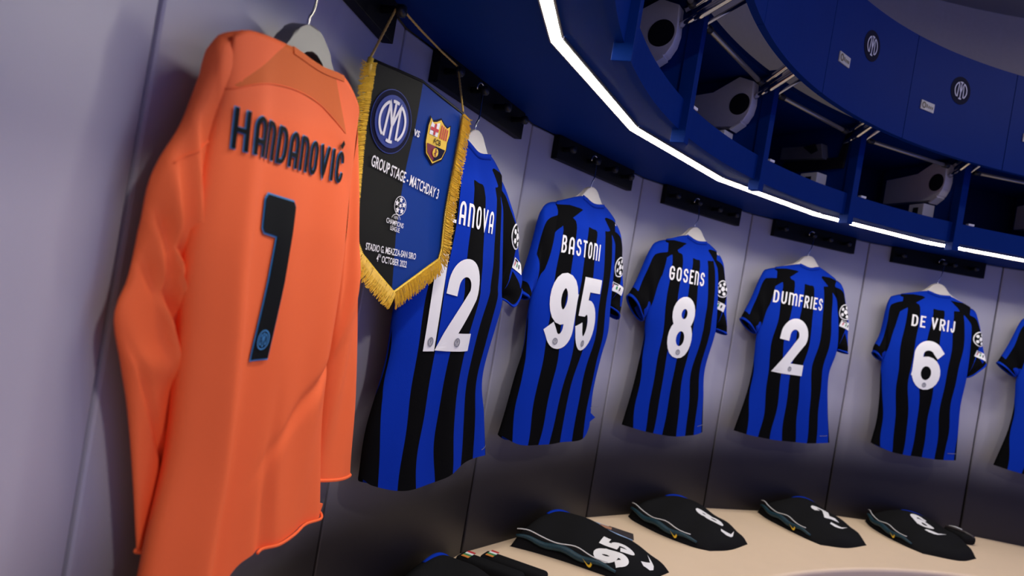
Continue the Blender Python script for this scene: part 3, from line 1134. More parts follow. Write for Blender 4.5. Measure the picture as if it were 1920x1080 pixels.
HL = {1: 'behind the pennant over shirt twelve', 2: 'holding the number ninety-five shirt', 3: 'holding the number eight shirt', 4: 'holding the number two shirt', 5: 'holding the number six shirt', 6: 'holding the shirt at the right edge'}
for i in range(1, 7):
    c = SH[i]['c']
    ct = SH[i]['top'][2][1]
    h = empty('clothes_hanger', frame(i))
    tag(h, 'cream hanger with a chrome hook ' + HL[i], 'hanger', 'hangers on the coat rails')
    zt = ct + .052
    up = [(-.185, ct - .052), (-.12, ct - .012), (-.055, ct + .012), (-.040, ct + .030), (-.022, ct + .046), (0, zt), (.022, ct + .046), (.040, ct + .030), (.055, ct + .012), (.12, ct - .012), (.185, ct - .052)]
    up = [(p.x, p.y) for p in spline(up, 31)]
    lo = [(.185, ct - .075), (.10, ct - .030), (.04, ct - .010), (0, ct - .006), (-.04, ct - .010), (-.10, ct - .030), (-.185, ct - .075)]
    lo = [(p.x, p.y) for p in spline(lo, 19)]
    prism('hanger_body', [(c + x, Z(z)) for x, z in up + lo], -.068, -.052, M_HANGER, h, 'xz', .0022, False)
    wire_hook('hook', c, Z(zt), HOOK[i], h, M_CHROME)

# ------------------------------------------------------------------ goalkeeper shirt
K = empty('goalkeeper_shirt', frame(0))
tag(K, 'bright orange long-sleeved goalkeeper shirt with a black number one', 'shirt')
KE = .060


def k_edge(s):
    return max(0.0, 1 - (2 * s - 1) ** 4) ** .5


def k_fold(s, t):
    v = .006 * sin(8.5 * s + 1.3 * t + .4) * (.2 + t) + .004 * sin(17 * s - 2.5 * t + 1.0) * (.15 + t)
    v += -.030 * math.exp(-((s - .48 - .05 * t) / .035) ** 2) * max(0, min(.3, t - .60))
    v += .020 * math.exp(-((s - .17 + .03 * t) / .055) ** 2) * (.15 + t * .85) - .016 * math.exp(-((s - .29) / .05) ** 2) * max(0, t - .45)
    v += -.012 * math.exp(-((t - .80 + .45 * (s - .5)) / .022) ** 2) * max(0, s - .40) * 2
    v += .004 * sin(26 * s + 9 * t) * t * math.exp(-((s - .85) / .2) ** 2)
    return v


def kb(s, t):
    return KE + k_edge(s) * (.012 + .010 * min(1, t * 3) + k_fold(s, t)) * (.35 + .65 * min(1, t * 8))


def kf(s, t):
    return KE - k_edge(s) * (.018 + .016 * min(1, t * 3) - .3 * k_fold(s, t)) * (.35 + .65 * min(1, t * 8))


ktop = [(-.290, .212), (-.262, .226), (-.178, .240), (-.105, .244), (-.035, .253), (.025, .236), (.045, .222)]
khem = [(-.290, -.430), (-.225, -.462), (-.160, -.450), (-.115, -.405), (-.026, -.402), (.050, -.405), (.140, -.418)]
kleft = [(-.290, .212), (-.302, .11), (-.306, -.010), (-.288, -.117), (-.277, -.232), (-.286, -.33), (-.290, -.430)]
kright = [(.045, .222), (.048, .10), (.068, -.045), (.075, -.163), (.088, -.267), (.140, -.418)]
kg = coons(ktop, khem, kleft, kright, 81, 100)
YK = [(-.295, .152), (-.24, .177), (-.169, .192), (-.096, .194), (-.027, .176), (.06, .13)]


def k_pat(s, t, x, z):
    x0 = x
    zz = YK[-1][1]
    for (ax, az), (bx, bz) in zip(YK, YK[1:]):
        if ax <= x0 <= bx:
            zz = az + (bz - az) * (x0 - ax) / (bx - ax)
            break
    if x0 < YK[0][0]:
        zz = .16
    v = z - zz
    # left raglan seam from the collar to the yoke's corner
    ln = ((x - (-.203)) * (.230 - .152) - (z - .230) * (-.203 + .295)) / .12
    v = min(v, ln)
    rn = (-.060 - x) + (.245 - z) * .55
    return min(v, rn)


kbody = two_layer('body', kg, kb, kf, M_ORANGE, K, k_pat)
kya = surface(kbody)


def pl_k(cx, cz, slope=0.0, lift=.0018):
    return lambda x, y: (cx + x, kya(cx + x, Z(cz + slope * x) + y, lift), Z(cz + slope * x) + y)


NONE = lambda s, t, x, z: -1.0
# left sleeve, bent at the elbow, hanging in front of the wall
so = [(-.262, .226), (-.304, .202), (-.312, .170), (-.332, .106), (-.352, .055), (-.350, .003), (-.354, -.048), (-.364, -.084), (-.345, -.131), (-.324, -.181), (-.299, -.257), (-.274, -.342)]
si = [(-.275, -.010), (-.258, -.060), (-.248, -.117), (-.246, -.19), (-.256, -.29), (-.258, -.348)]


def ks_b(s, t):
    w = 0.0
    for t0, sl_, wd, am in ((.27, .10, .020, .008), (.33, -.12, .016, -.010), (.38, .16, .020, .012), (.43, -.08, .014, -.010), (.47, .14, .022, .010), (.55, -.20, .03, .005), (.66, .15, .03, -.004)):
        w += am * math.exp(-((t - t0 - sl_ * (s - .5)) / wd) ** 2) * (.35 + .65 * s)
    return .051 - .013 * min(1, max(0, t - .22) / .2) + k_edge(s) * ((.013 + .006 * min(1, t * 3)) * (1 - .85 * t) * (1 - .5 * s) + w * 1.7 + .003 * sin(20 * t + 5 * s) * (1 - t))


def ks_f(s, t):
    return .051 - .013 * min(1, max(0, t - .22) / .2) - k_edge(s) * (.016 * (1 - .85 * t))


gsl = coons([(-.262, .226), (-.268, .12), (-.275, -.010)], [(-.274, -.342), (-.258, -.348)], so, si, 24, 70)
ksl = two_layer('sleeve', gsl, ks_b, ks_f, M_ORANGE, K, NONE, close_top=False)
# right sleeve hanging behind the pennant
so2 = [(.045, .222), (.085, .13), (.130, .030), (.172, -.060), (.215, -.20), (.277, -.390)]
si2 = [(.060, -.040), (.085, -.10), (.095, -.16), (.105, -.25), (.118, -.362)]


def ks2_b(s, t):
    return .048 + k_edge(s) * (.018 + .004 * t + .003 * sin(11 * t + 7 * s) + .006 * math.exp(-((t - .35) / .06) ** 2))


def ks2_f(s, t):
    return .048 - k_edge(s) * .016


gsr = coons([(.060, -.040), (.050, .10), (.045, .222)][::1], [(.118, -.362), (.277, -.390)], si2, so2, 24, 60)
ksr = two_layer('sleeve', gsr, ks2_b, ks2_f, M_ORANGE, K, NONE, close_top=False)
for g_, bfun, ffun, par in ((gsl, ks_b, ks_f, ksl), (gsr, ks2_b, ks2_f, ksr)):
    rim = []
    for dfn, rng in ((bfun, range(24)), (ffun, range(23, -1, -1))):
        for q in rng:
            x, z = g_[-1][q]
            rim.append((x, -dfn(q / 23, 1), Z(z)))
    tube('cuff', rim + [rim[0]], .003, M_ORANGE, par, 6)
# seam round the upper sleeve and the piping of the yoke
seam = [(-.343, .064), (-.325, .078), (-.305, .093), (-.292, .102)]
ysl = surface(ksl)
tube('sleeve_seam', [(p.x, ysl(p.x, Z(p.y), .0004, -.06), Z(p.y)) for p in spline(seam, 14)], .0011, M_ORANGE, ksl, 6)
ysm = YK[:-1]
 
tube('yoke_piping', [(p.x, kya(p.x, Z(p.y), .0004), Z(p.y)) for p in spline(ysm, 30)], .0008, M_ORANGE, K, 6)
# collar
pts = spline([(-.178, .240), (-.105, .243), (-.035, .253)], 15)
V, F = [], []
for k, p in enumerate(pts):
    d = -kya(p.x, Z(p.y - .012), 0, -.075)
    for hh, dd in ((-.007, d + .0008), (.0015, d - .001), (.0015, d - .003), (-.007, d - .003)):
        V.append((p.x, -dd, Z(p.y + hh)))
for k in range(14):
    for j in range(4):
        F.append((k * 4 + j, k * 4 + (j + 1) % 4, k * 4 + 4 + (j + 1) % 4, k * 4 + 4 + j))
F += [(3, 2, 1, 0), (56, 57, 58, 59)]
co = mobj('collar', V, F, M_ORANGE, K, False)
at = co.data.attributes.new('pattern', 'FLOAT', 'POINT')
at.data.foreach_set('value', [1.0] * len(V))
# curled hem
hp = []
for q in range(40, 81):
    x, z = kg[-1][q]
    hp.append((x, -kb(q / 80, 1) - .004, Z(z)))
tube('hem', hp, .0022, M_ORANGE, K, 6)
curl = [(.010, Z(-.394)), (.050, Z(-.384)), (.090, Z(-.386)), (.126, Z(-.398)), (.116, Z(-.420)), (.085, Z(-.408)), (.050, Z(-.405))]
prism('hem_curl', curl, -.075, -.070, M_ORANGE, K, 'xz', .001)
# number and name
nx, nz, nh, nt_ = -.1745, -.136, .196, .048
st = [([(-.038, nh - nt_ / 2), (.000, nh - nt_ / 2 - .001), (.011, nh - nt_ / 2 - .006)], 0), ([(.0105, nh - .004), (-.004, .005)], 0)]
poly1 = [(-.036, .206), (.030, .206), (.036, .200), (.030, .10), (.016, .0), (-.022, .0), (-.008, .10), (-.004, .158), (-.036, .160), (-.041, .165), (-.041, .200)]


def grid_fill(name, poly, place, m, parent, grow=0.0):
    cx = sum(p[0] for p in poly) / len(poly)
    cy = sum(p[1] for p in poly) / len(poly)
    if grow:
        n = len(poly)
        area = sum(poly[i][0] * poly[(i + 1) % n][1] - poly[(i + 1) % n][0] * poly[i][1] for i in range(n))
        sg = -1 if area > 0 else 1
        out = []
        for i in range(n):
            a, b, c = Vector(poly[i - 1]), Vector(poly[i]), Vector(poly[(i + 1) % n])
            d1, d2 = (b - a).normalized(), (c - b).normalized()
            n1, n2 = Vector((-d1.y, d1.x)) * sg, Vector((-d2.y, d2.x)) * sg
            bis = (n1 + n2)
            bis = bis / max(.4, bis.length) * (1 / max(.5, n1.dot(bis.normalized())))
            out.append(tuple(b + bis * grow))
        poly = out
    bm = bmesh.new()
    f = bm.faces.new([bm.verts.new((x, y, 0)) for x, y in poly])
    bmesh.ops.triangulate(bm, faces=[f])
    for _ in range(3):
        bmesh.ops.subdivide_edges(bm, edges=[e for e in bm.edges if e.calc_length() > .012], cuts=1)
        bmesh.ops.triangulate(bm, faces=bm.faces)
    for v in bm.verts:
        v.co = place(v.co.x, v.co.y)
    return bobj(name, bm, m, parent)


poly1 = [(x * .90 + .014 * (1 - y / .206), y * .95) for x, y in poly1]
nb = grid_fill('number', poly1, pl_k(nx, nz, 0, .0030), M_PRINTBLACK, K)
grid_fill('number_outline', poly1, pl_k(nx, nz, 0, .0018), M_SKYLINE, nb, .0022)
cp = pl_k(nx + .010, nz + .024, 0, .0042)
disc_grid('number_crest', .0125, cp, M_SKYLINE, nb, 1, 24, rin=.86)
monogram('number_crest', .0100, cp, M_SKYLINE, nb, t=.15, step=.01)
nm, hh = 'HANDANOVIC', .043
_, wid = layout(nm, hh, hh * .118, .17)
ws = .258 / wid
pn = pl_k(-.157, .1000, .040, .0032)
pn0 = pl_k(-.157, .1000, .040, .0020)
nml = lettering('player_name', nm, hh, hh * .118, lambda x, y: pn(x * ws, y), M_PRINTBLACK, K, gap=.17, cols=3, step=.006)
lettering('name_outline', nm, hh, hh * .118, lambda x, y: pn0(x * ws, y), M_SKYLINE, nml, gap=.17, cols=3, step=.006, extra=.0018)
acc = [([(wid / 2 - .013, hh + .005), (wid / 2 - .006, hh + .014)], 0)]
lettering('name_accent', '', 0, .007, lambda x, y: pn(x * ws, y), M_PRINTBLACK, nml, strokes=acc, cap=False)
# grey hanger
H0 = empty('clothes_hanger', frame(0))
tag(H0, 'large grey plastic hanger inside the orange goalkeeper shirt', 'hanger', 'hangers on the coat rails')
hp = [(-.26, .190), (-.20, .225), (-.175, .246), (-.157, .270), (-.127, .288), (-.100, .288), (-.075, .278), (-.056, .266), (-.040, .250), (.00, .232), (.05, .195)]
up = [(p.x, Z(p.y)) for p in spline(hp, 36)]
lo = [(.05, .175), (-.02, .215), (-.060, .236), (-.078, .254), (-.105, .262), (-.128, .256), (-.146, .238), (-.18, .215), (-.26, .170)]
lo = [(p.x, Z(p.y)) for p in spline(lo, 24)]
prism('hanger_body', up + lo, -.054, -.032, M_HANGERG, H0, 'xz', .003)
wire_hook('hook', -.116, Z(.288), HOOK[0], H0, M_CHROME, .043)

# ------------------------------------------------------------------ pennant on two pegs
pe = Vector((cos(radians(60)), sin(radians(60)), 0))
pn_ = Vector((pe.y, -pe.x, 0))
PM = Matrix(((pe.x, -pn_.x, 0, -.18398), (pe.y, -pn_.y, 0, 1.26928), (0, 0, 1, 0), (0, 0, 0, 1)))
PEN = empty('pennant', PM)
tag(PEN, 'black and blue match pennant with gold fringe between the first two shirts', 'pennant')


def py_(x, z):
    return .006 * sin(9 * (x + .07) + .6) + .004 * sin(14 * z + 5 * x) - .002


def pp(x, z, lift=0.0):
    return Vector((x, py_(x, z) - lift, Z(z)))


pt = [(-.204, .324), (-.14, .331), (-.068, .337), (.0, .330), (.064, .317)]
pl = [(-.204, .324), (-.198, .222), (-.190, .137), (-.185, .076), (-.176, .029), (-.159, .009)]
pr = [(.064, .317), (.070, .196), (.073, .123), (.080, .050), (.075, .028)]
pb_ = [(-.159, .009), (-.107, -.021), (-.0555, -.048), (.010, -.011), (.075, .028)]


def lin(pts, n):
    L = [0]
    for a, b in zip(pts, pts[1:]):
        L.append(L[-1] + sqrt((a[0] - b[0]) ** 2 + (a[1] - b[1]) ** 2))
    out = []
    for i in range(n):
        d = L[-1] * i / (n - 1)
        k = max(j for j in range(len(L) - 1) if L[j] <= d + 1e-9)
        f = (d - L[k]) / (L[k + 1] - L[k])
        out.append((pts[k][0] + (pts[k + 1][0] - pts[k][0]) * f, pts[k][1] + (pts[k + 1][1] - pts[k][1]) * f))
    return out


_sp = spline
def coons_lin(top, bot, left, right, ns, nt):
    Tt, Bt, Lf, Rt = [[Vector((*p, 0)) for p in q] for q in (lin(top, ns), lin(bot, ns), lin(left, nt), lin(right, nt))]
    g = []
    for j in range(nt):
        v = j / (nt - 1)
        row = []
        for i in range(ns):
            u = i / (ns - 1)
            p = Tt[i] * (1 - v) + Bt[i] * v + Lf[j] * (1 - u) + Rt[j] * u - (Tt[0] * (1 - u) * (1 - v) + Tt[-1] * u * (1 - v) + Bt[0] * (1 - u) * v + Bt[-1] * u * v)
            row.append((p.x, p.y))
        g.append(row)
    return g


g = coons_lin(pt, pb_, pl, pr, 41, 50)
split = [(.40, -.060), (.337, -.068), (.252, -.064), (.165, -.067), (.06, -.065), (-.045, -.0555), (-.1, -.055)]


def split_x(z):
    for (za, xa), (zb, xb) in zip(split, split[1:]):
        if za >= z >= zb:
            return xa + (xb - xa) * (za - z) / (za - zb)
    return -.06


V, F, pat = [], [], []
for lay in (0, 1):
    for row in g:
        for x, z in row:
            V.append(pp(x, z, -.0035 * lay))
            pat.append(x - split_x(z))
nT, nS = len(g), len(g[0])
for lay in (0, 1):
    b = lay * nT * nS
    for j in range(nT - 1):
        for i in range(nS - 1):
            q = (b + j * nS + i, b + (j + 1) * nS + i, b + (j + 1) * nS + i + 1, b + j * nS + i + 1)
            F.append(q if lay == 0 else q[::-1])
n2 = nT * nS
bord = [i for i in range(nS)] + [j * nS + nS - 1 for j in range(1, nT)] + [(nT - 1) * nS + i for i in range(nS - 2, -1, -1)] + [j * nS for j in range(nT - 2, 0, -1)]
for k in range(len(bord)):
    a, b = bord[k], bord[(k + 1) % len(bord)]
    F.append((a, b, b + n2, a + n2))
cloth = mobj('cloth', V, F, M_PENNANT, PEN, True)
at = cloth.data.attributes.new('pattern', 'FLOAT', 'POINT')
at.data.foreach_set('value', pat)
# fringe: braid and hundreds of gold threads round three sides
path = lin(pl, 60)[1:] + lin(pb_, 60)[1:] + lin(pr[::-1], 60)[1:]
V, F = [], []
cen = Vector((-.06, .15, 0))
rs = random.Random(5)
L = [0]
for a, b in zip(path, path[1:]):
    L.append(L[-1] + sqrt((a[0] - b[0]) ** 2 + (a[1] - b[1]) ** 2))
NS = 1300
k = 0
for q in range(NS):
    d = L[-1] * (q + .5) / NS
    while k < len(L) - 2 and L[k + 1] < d:
        k += 1
    f = (d - L[k]) / max(1e-9, L[k + 1] - L[k])
    ax, az = path[k]
    bx, bz = path[k + 1]
    x, z = ax + (bx - ax) * f, az + (bz - az) * f
    tx, tz = bx - ax, bz - az
    l = sqrt(tx * tx + tz * tz)
    nx_, nz_ = tz / l, -tx / l
    if nx_ * (x - cen.x) + nz_ * (z - cen.y) < 0:
        nx_, nz_ = -nx_, -nz_
    ln = .030 + rs.uniform(-.004, .004)
    sx, sz = nx_, nz_ - .28 * abs(nx_)
    ll = sqrt(sx * sx + sz * sz)
    sx, sz = sx / ll, sz / ll
    sk = rs.uniform(-.25, .25)
    px, pz = -sz, sx
    w = .00085
    base = len(V)
    yo = rs.uniform(0, .004)
    for s_, tt in ((0, 0), (.35, .1), (.7, .5), (1, 1)):
        cx_ = x - nx_ * .004 + (sx + px * sk * tt) * ln * s_
        cz_ = z - nz_ * .004 + (sz + pz * sk * tt) * ln * s_
        ww = w * (1 - .35 * s_)
        yy = py_(x, z) - .0035 - yo * (1 - s_ * .6) - .002 * sin(3 * s_)
        V += [(cx_ + px * ww, yy, Z(cz_ + pz * ww)), (cx_, yy - .0009, Z(cz_)), (cx_ - px * ww, yy, Z(cz_ - pz * ww))]
    for r_ in range(3):
        b0 = base + r_ * 3
        F += [(b0, b0 + 1, b0 + 4, b0 + 3), (b0 + 1, b0 + 2, b0 + 5, b0 + 4)]
fr = mobj('fringe', V, F, M_GOLD, PEN)
fr['kind'] = 'stuff'
# twisted braid holding the threads
bp = []
for q in range(0, 520):
    d = L[-1] * q / 519
    k = max(j for j in range(len(L) - 1) if L[j] <= d + 1e-9)
    f = (d - L[k]) / max(1e-9, L[k + 1] - L[k])
    x, z = path[k][0] + (path[k + 1][0] - path[k][0]) * f, path[k][1] + (path[k + 1][1] - path[k][1]) * f
    off = .0026 * (1 if q % 2 else -1)
    nx_, nz_ = (x - cen.x), (z - cen.y)
    l = sqrt(nx_ * nx_ + nz_ * nz_)
    bp.append(pp(x - nx_ / l * (.004 + off), z - nz_ / l * (.004 + off), .0045))
tube('braid', bp, .0017, M_GOLD, PEN, 5)
# cord over the pegs
invp = PM.inverted()
pegL = invp @ (frame(0) @ Vector((.148, -.050, PEGZ + .010)))
pegR = invp @ (frame(1) @ Vector((-.195, -.050, PEGZ + .010)))
cl_ = [pp(-.211, .319), (pp(-.211, .319) + pegL) * .5, pegL, pegL.lerp(pegR, .33) + Vector((0, 0, -.003)), pegL.lerp(pegR, .67) + Vector((0, 0, -.003)), pegR, (pegR + pp(.066, .322)) * .5, pp(.066, .322)]
lp = []
for a, b in zip(cl_, cl_[1:]):
    for q in range(14):
        p = Vector(a).lerp(Vector(b), q / 14)
        lp.append(p)
lp.append(Vector(cl_[-1]))
tube('cord', lp, .0021, M_GOLDCORD, PEN, 7, radii=[.0019 + .0005 * (j % 2) for j in range(len(lp))])
tube('rod', [pp(-.208, .322, -.002), pp(-.068, .334, -.002), pp(.068, .318, -.002)], .0032, M_BLACK, PEN, 8)
tube('tassel', [pp(-.211, .322, .003), pp(-.213, .308, .004), pp(-.212, .296, .004)], .005, M_GOLD, PEN, 8)


def pflat(cx, cz, lift, slope=0.0):
    return lambda x, y: pp(cx + x, cz + y + slope * x, lift)


disc_grid('home_crest', .052, pflat(-.130, .2435, .0015), M_NAVY, PEN, 4, 40)
disc_grid('home_crest_rim', .0535, pflat(-.130, .2435, .0012), M_CRESTBLUE, PEN, 1, 40, rin=.96)
hc = disc_grid('home_crest_field', .0440, pflat(-.130, .2435, .0025), M_CRESTBLUE, PEN, 4, 40)
monogram('home_crest_monogram', .042, pflat(-.130, .2435, .0036), M_WHITE, PEN, t=.125, step=.004)
# visitors' shield
SHD = [(-.030, .036), (-.022, .030), (-.012, .033), (0, .040), (.012, .033), (.022, .030), (.030, .036), (.033, .020), (.030, .006), (.031, -.010), (.024, -.028), (.010, -.036), (0, -.042), (-.010, -.036), (-.024, -.028), (-.031, -.010), (-.030, .006), (-.033, .020)]
SC = lambda k: [(x * k, y * k) for x, y in SHD]
ps = (.002, .246)
flat_shape('away_crest_edge', SC(1.10), pflat(*ps, .0014), M_NAVY, PEN)
flat_shape('away_crest', SC(1.0), pflat(*ps, .0022), M_CGOLD, PEN)
flat_shape('away_crest_cross_field', [(-.027, .007), (-.028, .020), (-.026, .030), (-.018, .027), (-.002, .034), (-.002, .007)], pflat(*ps, .0030), M_WHITE, PEN)
lettering('away_crest_cross', '', 0, .0058, pflat(*ps, .0038), M_CRED, PEN, strokes=[([(-.014, .008), (-.014, .029)], 0), ([(-.027, .018), (-.003, .018)], 0)], cap=False)
for q in range(4):
    x = .004 + q * .0062
    flat_shape('away_crest_stripe', [(x, .007), (x, .032 - q * .0012), (x + .0034, .031 - q * .0012), (x + .0034, .007)], pflat(*ps, .0030), M_CRED, PEN)
flat_shape('away_crest_field', [(-.028, -.010), (-.022, -.026), (-.010, -.033), (0, -.038), (.010, -.033), (.022, -.026), (.028, -.010)], pflat(*ps, .0030), M_CMAROON, PEN)
flat_shape('away_crest_field', [(-.002, -.010), (.028, -.010), (.022, -.026), (.010, -.033), (0, -.038)], pflat(*ps, .0034), M_NAVY, PEN)
font_text('away_crest_letters', 'FCB', .0135, .95, pflat(ps[0], ps[1] - .0062, .0034), M_PRINTBLACK, PEN, bold=.0002)
disc_grid('away_crest_ball', .0085, pflat(ps[0], ps[1] - .0215, .0042), M_CGOLD, PEN, 1, 20)
lettering('away_crest_ball_lines', '', 0, .0016, pflat(ps[0], ps[1] - .0215, .0050), M_CMAROON, PEN, strokes=[(arc(-.006, .004, .007, .007, -80, 30, 6), 0), (arc(.006, -.004, .007, .007, 100, 210, 6), 0), ([(-.002, .007), (.003, -.007)], 0)], cap=False, cols=2)
font_text('lettering', 'vs', .024, .85, pflat(-.0585, .2385, .0022), M_WHITE, PEN, bold=.0004)
font_text('lettering', 'GROUP STAGE - MATCHDAY 3', .0265, .555, pflat(-.061, .1525, .0022, -.085), M_WHITE, PEN, bold=.0004)
font_text('lettering', 'STADIO G. MEAZZA-SAN SIRO', .0165, .66, pflat(-.073, .0225, .0022, -.005), M_WHITE, PEN, bold=.0002)
font_text('lettering', '4   OCTOBER 2022', .0165, .66, pflat(-.069, .0055, .0022, -.02), M_WHITE, PEN, bold=.0002)
font_text('lettering', 'TH', .008, .7, pflat(-.1065, .0140, .0022, -.02), M_WHITE, PEN, bold=.0001)
# starball emblem and its words
sb0 = (-.0665, .111)
for q in range(5):
    a0 = 90 + 72 * q
    cx, cy = .0105 * cos(radians(a0)), .0105 * sin(radians(a0))
    pts = []
    for j in range(10):
        rr = .0062 if j % 2 == 0 else .0030
        pts.append((cx + rr * cos(radians(a0 + 36 * j)), cy + rr * sin(radians(a0 + 36 * j))))
    flat_shape('starball_star', pts, pflat(*sb0, .0022), M_WHITE, PEN)
disc_grid('starball_ring', .0172, pflat(*sb0, .0021), M_WHITE, PEN, 1, 30, rin=.93)
pts = []
for j in range(10):
    rr = .0050 if j % 2 == 0 else .0024
    pts.append((rr * cos(radians(-90 + 36 * j)), rr * sin(radians(-90 + 36 * j))))
flat_shape('starball_star', pts, pflat(*sb0, .0023), M_WHITE, PEN)
font_text('lettering', 'UEFA', .0075, .8, pflat(-.0735, .0860, .0022, -.05), M_WHITE, PEN)
lettering('lettering_arc', '', 0, .0010, pflat(-.0735, .084, .0022), M_WHITE, PEN, strokes=[(arc(0, 0, .013, .0105, 15, 165, 8), 0)], cap=False, cols=2)
font_text('lettering', 'CHAMPIONS', .0125, .72, pflat(-.0745, .0745, .0022, -.06), M_WHITE, PEN, bold=.0001)
font_text('lettering', 'LEAGUE', .0115, .68, pflat(-.0725, .0645, .0022, -.06), M_WHITE, PEN, bold=.0001)

# ------------------------------------------------------------------ folded shorts on the bench
SWOOSH = [(-.0355, .004), (-.030, -.010), (-.018, -.015), (-.004, -.012), (.040, .014), (.002, -.002), (-.014, -.004), (-.022, .003), (-.024, .013)]


def make_bundle(i, q, label, num, numc, rot, swc, hgt=.048, extra=None):
    """folded black shorts with trim; q = footprint corners (back-left, front-left, front-right, back-right) as (along, off)"""
    root = empty('folded_shorts', frame(i))
    tag(root, label, 'shorts', 'folded shorts on the bench')
    rnd = random.Random(i * 11 + 3)
    f1, f2 = rnd.uniform(0, 6), rnd.uniform(0, 6)

    def foot(pts):
        return [(x, y) for x, y in pts]
    gB = coons(q['back'], q['front'], q['left'], q['right'], 41, 41)

    def H(s, t):
        e = (1 - abs(2 * s - 1) ** 7) ** .5 * (1 - max(0, abs(2 * t - 1)) ** 9) ** .5
        h = (hgt + .042 * sin(pi * min(1, s * 1.02)) ** .8) * (1 - .66 * t)
        return e * (h + .004 * sin(9 * s + 3 * t + f1) + .003 * sin(17 * t + 5 * s + f2))
    V, F = [], []
    n = 41
    for j in range(n):
        for k in range(n):
            x, o = gB[j][k]
            V.append((x, -o, BENCH + max(0.0005, H(k / 40, j / 40))))
    for j in range(n):
        for k in range(n):
            x, o = gB[j][k]
            V.append((x, -o, BENCH + .0004))
    for j in range(n - 1):
        for k in range(n - 1):
            a = j * n + k
            F.append((a, a + n, a + n + 1, a + 1))
            F.append((n * n + a, n * n + a + 1, n * n + a + n + 1, n * n + a + n))
    bd = list(range(n)) + [j * n + n - 1 for j in range(1, n)] + [(n - 1) * n + k for k in range(n - 2, -1, -1)] + [j * n for j in range(n - 2, 0, -1)]
    for k in range(len(bd)):
        a, b = bd[k], bd[(k + 1) % len(bd)]
        F.append((a, b, b + n * n, a + n * n))
    body = mobj('shorts_fold', V, F, M_SHORTS, root, True)
    tree = BVHTree.FromPolygons([v.co.copy() for v in body.data.vertices], [tuple(p.vertices) for p in body.data.polygons])

    def top(x, o, lift=.0015):
        h = tree.ray_cast(Vector((x, -o, 2)), Vector((0, 0, -1)))
        return Vector((x, -o, (h[0].z if h[0] is not None else BENCH) + lift))
    # patterned side trim and pale piping along the left fold
    L0 = spline(q['left'], 30)
    tr = [(p.x + .003, -p.y, BENCH + .020 + .016 * (1 - k / 29) + .004 * sin(k * .7)) for k, p in enumerate(L0[1:26])]
    tube('side_trim', tr, .012, M_TEAL, root, 8, radii=[.003 + .007 * sin(pi * (k + 1) / 26) for k in range(25)])
    pi_ = [(p.x + .003 + .002 * sin(k), -p.y, BENCH + .036 + .020 * (1 - k / 29) + .005 * sin(k * .55)) for k, p in enumerate(L0[1:24])]
    tube('piping', pi_, .0018, M_TRIMW, root, 6)
    p = L0[19]
    sw = [(x * .45, y * .6) for x, y in SWOOSH]
    flat = [(p.x - .012, -p.y + x, BENCH + .022 + y) for x, y in sw]
    bm = bmesh.new()
    fs = bm.faces.new([bm.verts.new(v) for v in flat])
    bmesh.ops.triangulate(bm, faces=[fs])
    bobj('side_logo', bm, M_YELLOW, root)
    # blue waistband along the back
    B0 = spline(q['back'], 20)
    wb = [top(B0[k].x, B0[k].y + .030, .002) for k in range(9, 18)]
    V, F = [], []
    for k, v in enumerate(wb):
        h = .004 * sin(pi * (k + .6) / 9.2)
        V += [v + Vector((0, .006, -.004)), v + Vector((0, .002, h)), v + Vector((0, -.003, h)), v + Vector((0, -.010, -.004))]
    for k in range(len(wb) - 1):
        for j in range(4):
            F.append((k * 4 + j, k * 4 + 4 + j, k * 4 + 4 + (j + 1) % 4, k * 4 + (j + 1) % 4))
    F += [(0, 1, 2, 3), (len(V) - 4, len(V) - 3, len(V) - 2, len(V) - 1)]
    mobj('waistband', V, F, M_JBLUE, root, True)
    cr, sr_ = cos(rot), sin(rot)
    if num:
        nh = q.get('nh', .105)
        t = nh * .22
        pl = lambda x, y: top(numc[0] + (x * cr - (y - nh / 2) * sr_), numc[1] - (x * sr_ + (y - nh / 2) * cr))
        _, w_all = layout(num, nh, t, .09)
        x = -w_all / 2
        for ch in num:
            _, w1 = layout(ch, nh, t)
            cx = x + w1 / 2
            lettering('number', ch, nh, t, lambda a, b, cx=cx: pl(cx + a, b), M_WHITE, root, cols=4, step=.006)
            x += w1 + .09 * nh
        k = 1.35
        ps_ = lambda x, y: top(swc[0] + (x * cr - y * sr_) * k, swc[1] - (x * sr_ + y * cr) * k)
        grid_fill('logo', SWOOSH, ps_, M_WHITE, root)
    return root


Q = lambda back, left, front, right, **k: dict(back=back, left=left, front=front, right=right, **k)
make_bundle(2, Q([(-.150, .035), (.03, .012), (.19, .025)], [(-.150, .035), (-.118, .10), (-.085, .19), (-.060, .29), (-.034, .385)], [(-.034, .385), (.06, .40), (.16, .405)], [(.19, .025), (.225, .15), (.215, .28), (.16, .405)], nh=.105),
            'folded black shorts numbered ninety-five with a photo card behind them', '95', (.022, .288), radians(14), (.098, .365))
make_bundle(3, Q([(-.135, .020), (.03, .010), (.215, .020)], [(-.135, .020), (-.152, .07), (-.148, .19), (-.115, .30), (-.075, .345)], [(-.075, .345), (.02, .357), (.15, .335)], [(.215, .020), (.235, .10), (.215, .22), (.15, .335)], nh=.112),
            'folded black shorts numbered eight on the bench', '8', (.078, .212), radians(2), (.080, .305))
make_bundle(4, Q([(-.065, .020), (.10, .010), (.26, .020)], [(-.065, .020), (-.082, .10), (-.080, .20), (-.070, .30), (-.055, .355)], [(-.055, .355), (.05, .378), (.19, .345)], [(.26, .020), (.275, .10), (.26, .22), (.19, .345)], nh=.112),
            'folded black shorts numbered two on the bench', '2', (.124, .178), radians(-4), (.120, .275))
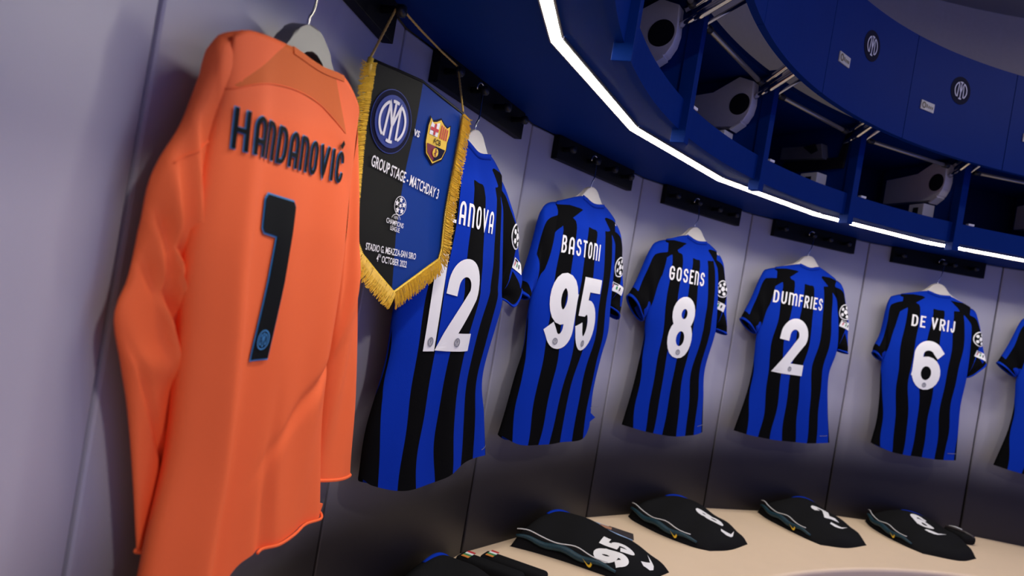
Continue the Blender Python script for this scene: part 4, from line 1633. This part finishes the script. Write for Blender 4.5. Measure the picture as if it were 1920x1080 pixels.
make_bundle(5, Q([(-.145, .020), (.02, .010), (.165, .020)], [(-.145, .020), (-.172, .10), (-.178, .20), (-.160, .31), (-.135, .375)], [(-.135, .375), (.00, .402), (.12, .345)], [(.165, .020), (.190, .10), (.18, .22), (.12, .345)], nh=.112),
            'folded black shorts numbered six beside a small dark bag', '6', (.012, .160), radians(-6), (.008, .255))
make_bundle(1, Q([(-.10, .020), (.06, .012), (.185, .020)], [(-.10, .020), (-.12, .12), (-.11, .24), (-.08, .36)], [(-.08, .36), (.02, .38), (.14, .33)], [(.185, .020), (.205, .10), (.195, .22), (.14, .33)]),
            'folded black shorts cut by the bottom edge below shirt twelve', None, None, 0, None)

# photo card lying behind shorts 95
pc = empty('photo_card', frame(2))
tag(pc, 'glossy photo card tucked behind the number ninety-five shorts', 'card')
prism('card_sheet', [(.205, -.022), (.252, -.020), (.285, -.205), (.235, -.235)], BENCH + .012, BENCH + .022, M_CARD, pc, 'xy', .002)
prism('card_back', [(.238, -.130), (.270, -.125), (.286, -.208), (.236, -.238)], BENCH + .0222, BENCH + .0235, M_CARDB, pc, 'xy')
prism('portrait', [(.222, -.040), (.240, -.038), (.246, -.075), (.228, -.080)], BENCH + .0222, BENCH + .0235, M_SKIN, pc, 'xy')
prism('portrait', [(.232, -.105), (.252, -.100), (.262, -.140), (.240, -.150)], BENCH + .0236, BENCH + .0245, M_SKIN, pc, 'xy')

# small dark bag by shorts 6
bag = empty('small_bag', frame(5))
tag(bag, 'small black bag with a printed strap beside the number six shorts', 'bag')
V = []
bm = bmesh.new()
box(bm, .198, .268, -.17, -.05, BENCH + .0005, BENCH + .038, .014, 3)
bobj('pouch', bm, M_SHORTS, bag, True)
tube('strap', [(.205, -.06, BENCH + .039), (.222, -.09, BENCH + .043), (.240, -.13, BENCH + .042), (.255, -.165, BENCH + .034)], .006, M_CARDB, bag, 8)
tube('strap', [(.225, -.055, BENCH + .041), (.238, -.075, BENCH + .045), (.250, -.10, BENCH + .043)], .0035, M_TRIMW, bag, 8)

# two black pads with little flags beside shorts 12
for k, (ax, of, lab) in enumerate(((.262, .045, 'black pad with a small flag touching the shorts of shirt twelve'), (.318, .090, 'black pad with a small flag nearer the cream bench top'))):
    pd = empty('shin_pad', frame(1))
    tag(pd, lab, 'pad', 'shin pads on the bench')
    bm = bmesh.new()
    box(bm, ax - .026, ax + .026, -of - .17, -of + .020, BENCH + .0005, BENCH + .030, .012, 3)
    bobj('pad', bm, M_SHORTS, pd, True)
    zt = BENCH + .0308
    for j, mm in enumerate((M_ORANGETAG, M_GREEN, M_WHITE, M_CRED)):
        prism('flag_band', [(ax - .020 + j * .011, -of + .004), (ax - .009 + j * .011, -of + .004), (ax - .009 + j * .011, -of - .018), (ax - .020 + j * .011, -of - .018)], zt, zt + .001, mm, pd, 'xy')
